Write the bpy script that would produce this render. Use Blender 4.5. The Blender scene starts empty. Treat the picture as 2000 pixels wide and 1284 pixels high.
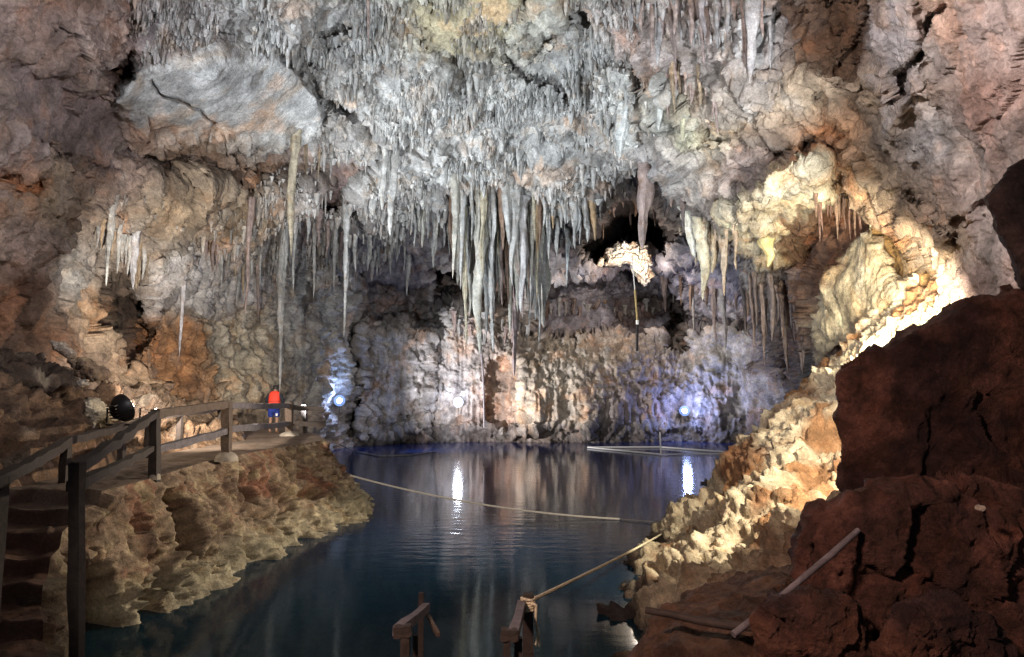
import bpy, bmesh, math, random
import numpy as np
from mathutils import Vector, Matrix, Euler

rnd = random.Random(7)
rng = np.random.default_rng(11)
SC = bpy.context.scene
COL = SC.collection
F = 1300.0                      # focal length in photo pixels (2000 wide)
PITCH = math.atan(130.0 / F)
CP, SP = math.cos(PITCH), math.sin(PITCH)

# ------------------------------------------------------------------ survey helpers
def ray(px, py):
    x = (np.asarray(px, float) - 1000.0) / F
    u = (642.0 - np.asarray(py, float)) / F
    y = CP - u * SP
    z = SP + u * CP
    return x / y, z / y          # X and Z per metre of depth Y
def at(px, py, Y):
    a, b = ray(px, py)
    return Vector((float(a) * Y, Y, float(b) * Y))
def on_z(px, py, z):
    a, b = ray(px, py)
    Y = z / float(b)
    return Vector((float(a) * Y, Y, z))

# ------------------------------------------------------------------ noise
def _h(ix, iy, iz, seed):
    h = (ix * 374761393 + iy * 668265263 + iz * 2147483647 + seed * 974711) & 0xFFFFFFFF
    h = ((h ^ (h >> 13)) * 1274126177) & 0xFFFFFFFF
    return h ^ (h >> 16)
_G = rng.normal(size=(256, 3)); _G /= np.linalg.norm(_G, axis=1)[:, None]
def perlin(P, seed=0):
    P = np.asarray(P, float)
    I = np.floor(P).astype(np.int64); f = P - I
    w = f * f * f * (f * (f * 6 - 15) + 10)
    out = np.zeros(P.shape[0])
    for dx in (0, 1):
        wx = w[:, 0] if dx else 1 - w[:, 0]
        for dy in (0, 1):
            wy = w[:, 1] if dy else 1 - w[:, 1]
            for dz in (0, 1):
                wz = w[:, 2] if dz else 1 - w[:, 2]
                g = _G[_h(I[:, 0] + dx, I[:, 1] + dy, I[:, 2] + dz, seed) & 255]
                d = g[:, 0] * (f[:, 0] - dx) + g[:, 1] * (f[:, 1] - dy) + g[:, 2] * (f[:, 2] - dz)
                out += wx * wy * wz * d
    return out * 1.5
def fbm(P, octv=4, seed=0, gain=.5, lac=2.03):
    P = np.asarray(P, float); s = np.zeros(P.shape[0]); a = 1.
    for k in range(octv):
        s += a * perlin(P, seed + k * 17); P = P * lac + 5.3; a *= gain
    return s
def ridged(P, octv=4, seed=0, gain=.5):
    P = np.asarray(P, float); s = np.zeros(P.shape[0]); a = 1.
    for k in range(octv):
        s += a * (1 - 2.2 * np.abs(perlin(P, seed + k * 13))); P = P * 2.1 + 3.7; a *= gain
    return s
def worley(P, seed=0):
    """distance to nearest cell point, and to the border between cells, and a per cell random"""
    P = np.asarray(P, float); I = np.floor(P).astype(np.int64)
    n = P.shape[0]; d1 = np.full(n, 9.); d2 = np.full(n, 9.); r = np.zeros(n)
    for dx in (-1, 0, 1):
        for dy in (-1, 0, 1):
            for dz in (-1, 0, 1):
                J = I + np.array((dx, dy, dz)); h = _h(J[:, 0], J[:, 1], J[:, 2], seed)
                q = np.stack(((h & 1023) / 1023., ((h >> 10) & 1023) / 1023., ((h >> 20) & 1023) / 1023.), 1)
                d = np.sqrt((((J + q) - P) ** 2).sum(1))
                near = d < d1
                d2 = np.where(near, d1, np.minimum(d2, d)); d1 = np.where(near, d, d1)
                r = np.where(near, ((h >> 5) & 255) / 255., r)
    return d1, d2 - d1, r
def facets(P, seed=0):
    """angular broken blocks: every cell is a tilted plane; returns tilt height and distance to the cell border"""
    P = np.asarray(P, float); I = np.floor(P).astype(np.int64); n = P.shape[0]
    d1 = np.full(n, 9.); d2 = np.full(n, 9.); t = np.zeros(n)
    for dx in (-1, 0, 1):
        for dy in (-1, 0, 1):
            for dz in (-1, 0, 1):
                J = I + np.array((dx, dy, dz)); h = _h(J[:, 0], J[:, 1], J[:, 2], seed)
                q = np.stack(((h & 1023) / 1023., ((h >> 10) & 1023) / 1023., ((h >> 20) & 1023) / 1023.), 1)
                v = P - (J + q); d = np.sqrt((v ** 2).sum(1)); near = d < d1
                d2 = np.where(near, d1, np.minimum(d2, d)); d1 = np.where(near, d, d1)
                t = np.where(near, (v * _G[(h >> 7) & 255]).sum(1) + .5 * (((h >> 3) & 255) / 255. - .5), t)
    return t, d2 - d1
def sstep(a, b, x):
    t = np.clip((x - a) / (b - a), 0, 1); return t * t * (3 - 2 * t)

def poly_sd(poly, X, Y):
    """signed distance (positive inside) of points to a polygon"""
    p = np.array(poly, float); n = len(p); d = np.full(X.shape, 1e9); ins = np.zeros(X.shape, bool)
    for i in range(n):
        a, b = p[i], p[(i + 1) % n]; e = b - a
        t = np.clip(((X - a[0]) * e[0] + (Y - a[1]) * e[1]) / (e @ e + 1e-9), 0, 1)
        d = np.minimum(d, np.hypot(X - a[0] - t * e[0], Y - a[1] - t * e[1]))
        c = ((a[1] > Y) != (b[1] > Y))
        with np.errstate(divide='ignore', invalid='ignore'):
            ins ^= c & (X < (b[0] - a[0]) * (Y - a[1]) / (b[1] - a[1] + 1e-12) + a[0])
    return np.where(ins, d, -d)
def line_d(pts, X, Y):
    p = np.array(pts, float); d = np.full(X.shape, 1e9)
    for a, b in zip(p[:-1], p[1:]):
        e = b - a; t = np.clip(((X - a[0]) * e[0] + (Y - a[1]) * e[1]) / (e @ e + 1e-9), 0, 1)
        d = np.minimum(d, np.hypot(X - a[0] - t * e[0], Y - a[1] - t * e[1]))
    return d

# ------------------------------------------------------------------ object helpers
def tag(o, label=None, cat=None, group=None, kind=None):
    if label: o['label'] = label
    if cat: o['category'] = cat
    if group: o['group'] = group
    if kind: o['kind'] = kind
    return o
def empty(name, loc=(0, 0, 0), label=None, cat=None, group=None):
    o = bpy.data.objects.new(name, None); COL.objects.link(o); o.location = loc
    o.empty_display_size = .1
    return tag(o, label, cat, group)
def np_mesh(name, V, Fq, mat, col=None, parent=None, smooth=True):
    me = bpy.data.meshes.new(name)
    V = np.ascontiguousarray(V, np.float32); Fq = np.ascontiguousarray(Fq, np.int32)
    k = Fq.shape[1]
    me.vertices.add(len(V)); me.vertices.foreach_set('co', V.ravel())
    me.loops.add(Fq.size); me.loops.foreach_set('vertex_index', Fq.ravel())
    me.polygons.add(len(Fq)); me.polygons.foreach_set('loop_start', np.arange(0, Fq.size, k, dtype=np.int32))
    me.polygons.foreach_set('use_smooth', np.full(len(Fq), smooth))
    if col is not None:
        at_ = me.attributes.new('Col', 'FLOAT_COLOR', 'POINT')
        c = np.ones((len(V), 4), np.float32); c[:, :3] = col
        at_.data.foreach_set('color', c.ravel())
    me.update(calc_edges=True); me.validate()
    me.materials.append(mat)
    o = bpy.data.objects.new(name, me); COL.objects.link(o)
    if parent: o.parent = parent
    return o
def grid_faces(nr, nc, wrap=False):
    i = np.arange(nr * nc).reshape(nr, nc)
    if wrap: i = np.concatenate([i, i[:, :1]], 1)
    return np.stack([i[:-1, :-1], i[:-1, 1:], i[1:, 1:], i[1:, :-1]], -1).reshape(-1, 4)
def grid_normals(P):
    du = np.gradient(P, axis=1); dv = np.gradient(P, axis=0)
    n = np.cross(du, dv); return n / (np.linalg.norm(n, axis=2, keepdims=True) + 1e-9)

class MB:
    """collects simple shapes and links them as one mesh object"""
    def __init__(s): s.bm = bmesh.new()
    def box(s, c, size, rot=None, bevel=0.):
        g = bmesh.ops.create_cube(s.bm, size=1.0)
        m = Matrix.Translation(c) @ (rot.to_matrix().to_4x4() if rot else Matrix()) @ Matrix.Diagonal((*size, 1))
        bmesh.ops.transform(s.bm, matrix=m, verts=g['verts'])
        if bevel:
            ed = list({e for v in g['verts'] for e in v.link_edges})
            bmesh.ops.bevel(s.bm, geom=ed, offset=bevel, segments=2, affect='EDGES', profile=.6)
        return s
    def tube(s, pts, r, n=8, caps=True, wob=0., seed=0, squash=1., ph=0.):
        pts = [Vector(p) for p in pts]; R = r if isinstance(r, (list, tuple)) else [r] * len(pts)
        q = random.Random(seed); rings = []; up = None
        for i, p in enumerate(pts):
            t = (pts[min(i + 1, len(pts) - 1)] - pts[max(i - 1, 0)]).normalized()
            if up is None: up = Vector((0, 0, 1)) if abs(t.z) < .9 else Vector((0, 1, 0))
            a = t.cross(up).normalized(); b = a.cross(t).normalized(); up = b
            rings.append([s.bm.verts.new(p + (a * math.cos(2 * math.pi * (k + ph) / n) + b * math.sin(2 * math.pi * (k + ph) / n) * squash)
                          * R[i] * (1 + wob * (q.random() - .5))) for k in range(n)])
        for A, B in zip(rings[:-1], rings[1:]):
            for k in range(n): s.bm.faces.new((A[k], A[(k + 1) % n], B[(k + 1) % n], B[k]))
        if caps:
            s.bm.faces.new(rings[0][::-1]); s.bm.faces.new(rings[-1])
        return s
    def build(s, name, mat, parent=None, smooth=True):
        me = bpy.data.meshes.new(name); bmesh.ops.recalc_face_normals(s.bm, faces=s.bm.faces)
        s.bm.to_mesh(me); s.bm.free(); me.materials.append(mat)
        if smooth:
            me.polygons.foreach_set('use_smooth', [True] * len(me.polygons))
            try: me.set_sharp_from_angle(angle=math.radians(45))
            except Exception: pass
        o = bpy.data.objects.new(name, me); COL.objects.link(o)
        if parent: o.parent = parent
        return o

# ------------------------------------------------------------------ materials
def new_mat(name):
    m = bpy.data.materials.new(name); m.use_nodes = True
    nt = m.node_tree; return m, nt, nt.nodes['Principled BSDF']
def nd(nt, t, **kw):
    n = nt.nodes.new(t)
    for k, v in kw.items():
        if k in n.inputs.keys(): n.inputs[k].default_value = v
        else: setattr(n, k, v)
    return n
def rock_mat(name, sc=1.0, bump=.6, rough=.8, spec=.3, color=None, var=(.62, 1.22), bd=.06):
    m, nt, b = new_mat(name); L = nt.links.new
    geo = nd(nt, 'ShaderNodeTexCoord')
    n1 = nd(nt, 'ShaderNodeTexNoise', Scale=2.2 * sc, Detail=9., Roughness=.65); L(geo.outputs['Object'], n1.inputs['Vector'])
    r1 = nd(nt, 'ShaderNodeMapRange'); L(n1.outputs['Fac'], r1.inputs['Value'])
    for k, v in zip(('From Min', 'From Max', 'To Min', 'To Max'), (.32, .68, var[0], var[1])): r1.inputs[k].default_value = v
    n2 = nd(nt, 'ShaderNodeTexNoise', Scale=11. * sc, Detail=9., Roughness=.78); L(geo.outputs['Object'], n2.inputs['Vector'])
    r2 = nd(nt, 'ShaderNodeMapRange'); L(n2.outputs['Fac'], r2.inputs['Value'])
    for k, v in zip(('From Min', 'From Max', 'To Min', 'To Max'), (.34, .66, .58, 1.32)): r2.inputs[k].default_value = v
    mu = nd(nt, 'ShaderNodeMath', operation='MULTIPLY'); L(r1.outputs[0], mu.inputs[0]); L(r2.outputs[0], mu.inputs[1])
    if color is None:
        at_ = nd(nt, 'ShaderNodeAttribute', attribute_name='Col'); src = at_.outputs['Color']
    else:
        rgb = nd(nt, 'ShaderNodeRGB'); rgb.outputs[0].default_value = (*color, 1); src = rgb.outputs[0]
    sc_ = nd(nt, 'ShaderNodeVectorMath', operation='SCALE'); L(src, sc_.inputs[0]); L(mu.outputs[0], sc_.inputs['Scale'])
    # ochre veining
    n3 = nd(nt, 'ShaderNodeTexNoise', Scale=.9 * sc, Detail=7., Roughness=.6, Distortion=.6); L(geo.outputs['Object'], n3.inputs['Vector'])
    r3 = nd(nt, 'ShaderNodeMapRange'); L(n3.outputs['Fac'], r3.inputs['Value'])
    for k, v in zip(('From Min', 'From Max', 'To Min', 'To Max'), (.52, .74, 0., .75)): r3.inputs[k].default_value = v
    tint = nd(nt, 'ShaderNodeMix', data_type='RGBA', blend_type='MULTIPLY'); L(r3.outputs[0], tint.inputs['Factor'])
    L(sc_.outputs[0], tint.inputs['A']); tint.inputs['B'].default_value = (.82, .58, .36, 1)
    L(tint.outputs['Result'], b.inputs['Base Color'])
    nb = nd(nt, 'ShaderNodeTexNoise', Scale=6. * sc, Detail=12., Roughness=.74); L(geo.outputs['Object'], nb.inputs['Vector'])
    bp = nd(nt, 'ShaderNodeBump', Strength=bump, Distance=bd); L(nb.outputs['Fac'], bp.inputs['Height'])
    L(bp.outputs[0], b.inputs['Normal'])
    b.inputs['Roughness'].default_value = rough; b.inputs['Specular IOR Level'].default_value = spec
    return m
def plain_mat(name, color, rough=.6, metal=0., noise=.25, sc=8., bump=.15, emis=None, es=0.):
    m, nt, b = new_mat(name); L = nt.links.new
    tc = nd(nt, 'ShaderNodeTexCoord')
    n = nd(nt, 'ShaderNodeTexNoise', Scale=sc, Detail=6., Roughness=.6); L(tc.outputs['Object'], n.inputs['Vector'])
    r = nd(nt, 'ShaderNodeMapRange'); L(n.outputs['Fac'], r.inputs['Value'])
    for k, v in zip(('From Min', 'From Max', 'To Min', 'To Max'), (.3, .7, 1 - noise, 1 + noise)): r.inputs[k].default_value = v
    rgb = nd(nt, 'ShaderNodeRGB'); rgb.outputs[0].default_value = (*color, 1)
    s = nd(nt, 'ShaderNodeVectorMath', operation='SCALE'); L(rgb.outputs[0], s.inputs[0]); L(r.outputs[0], s.inputs['Scale'])
    L(s.outputs[0], b.inputs['Base Color'])
    bp = nd(nt, 'ShaderNodeBump', Strength=bump, Distance=.02); L(n.outputs['Fac'], bp.inputs['Height']); L(bp.outputs[0], b.inputs['Normal'])
    b.inputs['Roughness'].default_value = rough; b.inputs['Metallic'].default_value = metal
    if emis:
        b.inputs['Emission Color'].default_value = (*emis, 1); b.inputs['Emission Strength'].default_value = es
    return m
def wood_mat(name, color, rough=.75):
    m, nt, b = new_mat(name); L = nt.links.new
    tc = nd(nt, 'ShaderNodeTexCoord')
    mp = nd(nt, 'ShaderNodeMapping'); L(tc.outputs['Object'], mp.inputs['Vector'])
    n = nd(nt, 'ShaderNodeTexNoise', Scale=7., Detail=8., Roughness=.7, Distortion=1.2); L(mp.outputs[0], n.inputs['Vector'])
    r = nd(nt, 'ShaderNodeValToRGB'); L(n.outputs['Fac'], r.inputs['Fac'])
    r.color_ramp.elements[0].position = .3; r.color_ramp.elements[1].position = .72
    r.color_ramp.elements[0].color = (*[c * .45 for c in color], 1); r.color_ramp.elements[1].color = (*[min(1, c * 1.45) for c in color], 1)
    L(r.outputs['Color'], b.inputs['Base Color'])
    bp = nd(nt, 'ShaderNodeBump', Strength=.6, Distance=.02); L(n.outputs['Fac'], bp.inputs['Height']); L(bp.outputs[0], b.inputs['Normal'])
    b.inputs['Roughness'].default_value = rough
    return m

M = {}
M['cave'] = rock_mat('cave_limestone', 1.0, .9, bd=.14)
M['ledge'] = rock_mat('ledge_rock', 2.2, .9, bd=.07)
M['near'] = rock_mat('foreground_rock', 3.0, 1.0, rough=.6, bd=.07, var=(.45, 1.5))
M['stal'] = rock_mat('stalactite_calcite', 2.2, .8, rough=.5, var=(.6, 1.2), bd=.07)
M['path'] = rock_mat('path_concrete', 2.5, .25, rough=.85, var=(.8, 1.1), bd=.015)
M['wood'] = wood_mat('weathered_timber', (.13, .09, .065))
M['wood_dark'] = wood_mat('dark_timber', (.045, .032, .026))  # darker timber for some posts and rails
M['wood_grey'] = wood_mat('grey_timber', (.16, .14, .15))
M['concrete'] = plain_mat('footing_concrete', (.38, .33, .27), .9, noise=.3)
M['rope'] = plain_mat('rope_fibre', (.80, .73, .52), .9, sc=60, noise=.4, bump=.5)
M['rope_white'] = plain_mat('white_rope', (.72, .70, .66), .9, sc=40)
M['rope_thin'] = plain_mat('thin_line', (.16, .16, .15), .9)
M['black'] = plain_mat('black_metal', (.012, .012, .013), .45, .3)
M['black_cord'] = plain_mat('black_cord', (.012, .011, .010), .8)
M['yellow_cord'] = plain_mat('yellow_cord', (.36, .27, .11), .8)
M['vest'] = plain_mat('vest_fabric', (.80, .05, .025), .75, noise=.12, sc=20)
M['vest_trim'] = plain_mat('vest_webbing', (.25, .03, .02), .8)
M['shirt'] = plain_mat('dark_shirt', (.012, .016, .024), .9)
M['shorts'] = plain_mat('blue_shorts', (.012, .03, .22), .85)
M['belt'] = plain_mat('blue_belt', (.15, .35, .6), .8)
M['skin'] = plain_mat('skin', (.30, .17, .11), .55, noise=.08)
M['hair'] = plain_mat('hair', (.012, .009, .008), .6, sc=60)
M['white'] = plain_mat('white_plastic', (.75, .75, .75), .5, noise=.08)
def lamp_mat(name, c, s): return plain_mat(name, (.8, .8, .8), .3, emis=c, es=s)
M['lens_blue'] = lamp_mat('lens_blue_white', (.55, .72, 1.), 60.)
M['lens_white'] = lamp_mat('lens_cool_white', (.85, .9, 1.), 60.)
M['halo_blue'] = plain_mat('halo_glow_blue', (.02, .02, .03), .5, emis=(.28, .48, 1.), es=.85); M['halo_white'] = plain_mat('halo_glow_white', (.02, .02, .03), .5, emis=(.75, .8, 1.), es=2.5)  # dim emissive rings added round the lamps to imitate their halo
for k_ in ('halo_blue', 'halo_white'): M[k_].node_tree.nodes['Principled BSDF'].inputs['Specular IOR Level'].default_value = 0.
M['lens_warm'] = lamp_mat('lens_warm', (1., .8, .55), 40.)

# ------------------------------------------------------------------ colours (albedo)
W = (.50, .50, .485); GR = (.40, .40, .39); LAV = (.42, .40, .395); TAN = (.40, .31, .215); PINK = (.42, .325, .29)
ORG = (.40, .19, .08); BRN = (.15, .08, .05); DK = (.05, .038, .034); CRM = (.66, .57, .40); PUR = (.36, .345, .42)  # DK is near black, shade put into the colour of the voids

# ================================================================== CAVE SHELL
CTRL = """
-1500,-1500,6 -600,-1500,7 400,-1700,8 1200,-1700,8 2200,-1500,6 3400,-1500,4.5
-1500,-300,6 -900,200,7 -1500,500,5.5 -900,700,8 -1500,1000,5 -700,1000,8
-400,-400,8.5 0,-400,9 700,-400,12 1200,-400,12 1700,-400,8 2000,-400,6.5 2500,-300,5.5 3400,0,4.5 3400,900,4.5 2500,500,6.5 2500,900,7
-300,100,9.5 -300,500,10.5
0,0,11 250,0,13.5 450,0,16 700,0,18.5 1000,0,19.5 1250,0,17.5 1450,0,14 1600,0,12.5 1700,0,10.5 2000,0,7.8
0,150,11.5 200,150,15 420,150,17 640,150,20.5 900,150,23.5 1150,150,22.5 1300,150,18.5 1450,150,15.5 1600,150,13.5 1750,150,11 2000,150,8.2
0,280,12 250,280,18 450,270,20.5 640,270,23.5 800,300,26.5 1000,300,28.5 1180,280,26 1300,280,20.5 1450,280,17.5 1650,250,13.8 1850,300,10.5 2000,300,8.6
0,400,12.5 150,400,15.5 350,400,21 550,400,26.5 700,400,30 900,380,31.5 1100,400,31 1140,440,32 1250,420,43 1340,400,22.5 1500,380,17.5 1650,400,17.5 1750,400,13.8 1850,420,11 2000,420,9.2
0,480,13 200,480,18.5 400,500,25 550,500,31 650,500,37 750,500,41 900,480,43 1050,500,46 1200,510,56 1300,500,52 1400,500,30 1480,500,25 1580,500,24 1650,520,18 1750,520,15.5 1830,500,13 1900,520,10.5 2000,500,9.3
0,560,13.5 200,600,20 400,600,26.5 550,600,33 650,600,40 700,600,43 900,600,46.5 1050,600,50 1200,600,51 1350,600,49 1450,600,42 1520,620,33 1568,640,27 1602,640,20 1612,560,19 1605,690,20.5 1650,640,18.3 1750,640,15.5 1850,640,12 2000,640,9.5
0,700,14.5 250,700,21 400,700,26.5 550,700,33 650,700,40 690,720,44 800,700,46 1000,690,46.5 1200,700,47 1400,700,46.5 1500,700,43 1560,720,35 1650,720,20
0,850,15 300,800,23 450,800,27 600,800,36 690,800,44 800,800,46 1000,800,46 1200,800,46 1400,800,46 1530,800,42 1650,800,24 2000,800,10.5
0,1000,15.5 300,1000,23 500,1000,30 700,1000,44 1000,1000,46 1300,1000,46 1550,1000,41 1750,1000,24 2000,1000,11"""
C = np.array([[float(v) for v in t.split(',')] for t in CTRL.split()])
def rbf_fit(xy, val):
    n = len(xy); q = xy / 1000.
    K = np.linalg.norm(q[:, None] - q[None], axis=2)
    A = np.zeros((n + 3, n + 3)); A[:n, :n] = K; A[:n, n] = 1; A[:n, n + 1:] = q; A[n, :n] = 1; A[n + 1:, :n] = q.T
    A[:n, :n] += np.eye(n) * 1e-6
    b = np.zeros((n + 3, val.shape[1])); b[:n] = val
    return np.linalg.solve(A, b)
def rbf_eval(xy, w, X):
    q = xy / 1000.; X = X / 1000.; n = len(q); out = np.zeros((len(X), w.shape[1]))
    for s in range(0, len(X), 40000):
        x = X[s:s + 40000]
        D = np.sqrt(((x[:, None, :] - q[None]) ** 2).sum(2))
        out[s:s + 40000] = D @ w[:n] + w[n] + x @ w[n + 1:]
    return out
def axis(a, lo, hi, b, st):
    d = np.arange(lo, hi + st, st); L, R = [], []
    x = lo; s = st
    while x > a: s = min(s * 1.25, max(5, 2 * st) if x > lo - 420 else 70); x -= s; L.append(x)
    x = d[-1]; s = st
    while x < b: s = min(s * 1.25, max(5, 2 * st) if x < d[-1] + 420 else 70); x += s; R.append(x)
    return np.concatenate([L[::-1], d, R])
gx = axis(-1500, -40, 2040, 3400, 2.2); gy = axis(-1650, -40, 890, 1050, 2.2)
NX, NY = len(gx), len(gy)
PX, PY = np.meshgrid(gx, gy); fx, fy = PX.ravel(), PY.ravel()
w_depth = rbf_fit(C[:, :2], np.log(C[:, 2:3]))
gx2, gy2 = axis(-1500, -40, 2040, 3400, 9), axis(-1650, -40, 890, 1050, 9)
def up(vals, k):                                   # coarse field to the fine grid
    v = vals.reshape(len(gy2), len(gx2), k)
    ix = np.clip(np.searchsorted(gx2, gx) - 1, 0, len(gx2) - 2); tx = np.clip((gx - gx2[ix]) / (gx2[ix + 1] - gx2[ix]), 0, 1)
    iy = np.clip(np.searchsorted(gy2, gy) - 1, 0, len(gy2) - 2); ty = np.clip((gy - gy2[iy]) / (gy2[iy + 1] - gy2[iy]), 0, 1)
    a = v[iy][:, ix] * (1 - tx)[None, :, None] + v[iy][:, ix + 1] * tx[None, :, None]
    b = v[iy + 1][:, ix] * (1 - tx)[None, :, None] + v[iy + 1][:, ix + 1] * tx[None, :, None]
    return a * (1 - ty)[:, None, None] + b * ty[:, None, None]
X2, Y2 = np.meshgrid(gx2, gy2); q2 = np.stack([X2.ravel(), Y2.ravel()], 1)
logd = up(rbf_eval(C[:, :2], w_depth, q2), 1)[..., 0].ravel()

CC = [(-300, 0, BRN), (0, 0, PINK), (200, 60, PINK), (150, 200, PINK), (60, 290, (.30, .25, .24)), (330, 60, (.30, .25, .26)), (480, 40, GR), (100, 330, TAN), (60, 300, PINK),
      (230, 330, PINK), (330, 400, TAN), (100, 400, TAN), (60, 480, PINK), (150, 540, GR), (60, 560, BRN), (100, 650, BRN), (480, 420, TAN), (600, 330, GR),
      (700, 60, GR), (850, 40, (.42, .37, .25)), (1000, 40, (.44, .42, .33)), (760, 180, W), (900, 250, W), (1050, 220, W), (700, 330, GR), (640, 360, BRN), (900, 330, W),
      (1080, 330, W), (1120, 120, GR), (1200, 230, W), (1250, 60, PINK), (1330, 60, PINK), (1470, 60, LAV), (1300, 320, LAV), (1400, 230, TAN), (1450, 330, PINK), (1380, 260, CRM),
      (1560, 60, BRN), (1650, 60, BRN), (1580, 180, TAN), (1620, 280, ORG), (1750, 80, LAV), (1720, 200, TAN), (1800, 280, LAV), (1950, 60, PINK), (1950, 200, (.33, .2, .16)),
      (1900, 400, PINK), (1720, 350, TAN), (1980, 480, PINK), (1900, 560, (.30, .22, .20)), (520, 500, GR), (600, 600, GR), (640, 700, GR), (580, 460, (.22, .19, .18)),
      (350, 520, W), (460, 520, TAN), (330, 700, ORG), (450, 700, CRM), (240, 600, BRN), (200, 620, TAN), (300, 780, TAN), (480, 780, TAN), (760, 560, (.2, .18, .2)),
      (760, 700, LAV), (800, 800, LAV), (850, 620, GR), (900, 760, LAV), (980, 780, ORG), (1080, 740, CRM), (1100, 560, LAV), (1200, 540, PUR), (1300, 560, PUR), (1200, 720, TAN), (1250, 780, (.25, .2, .22)),
      (1400, 700, LAV), (1480, 780, LAV), (1400, 600, LAV), (1480, 620, GR), (1560, 620, BRN), (1590, 500, BRN), (1650, 480, BRN), (1720, 560, CRM), (1780, 500, ORG), (1850, 480, TAN),
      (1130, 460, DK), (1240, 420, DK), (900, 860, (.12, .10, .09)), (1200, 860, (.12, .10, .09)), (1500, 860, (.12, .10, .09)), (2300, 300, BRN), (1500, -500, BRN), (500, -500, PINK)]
cxy = np.array([(a, b) for a, b, _ in CC], float); cval = np.array([c for *_, c in CC])
wgt = 1. / (((q2[:, None, :] - cxy[None]) ** 2).sum(2) + 900.) ** 1.6
colr = up((wgt @ cval) / wgt.sum(1, keepdims=True), 3).reshape(-1, 3)

g3 = np.stack([fx / 70., fy / 70., np.zeros_like(fx)], 1)
wx = fx + 14 * fbm(g3, 4, 3); wy = fy + 14 * fbm(g3 + 9.1, 4, 5)
rough = np.ones_like(fx); flute = np.full_like(fx, .15)
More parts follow.
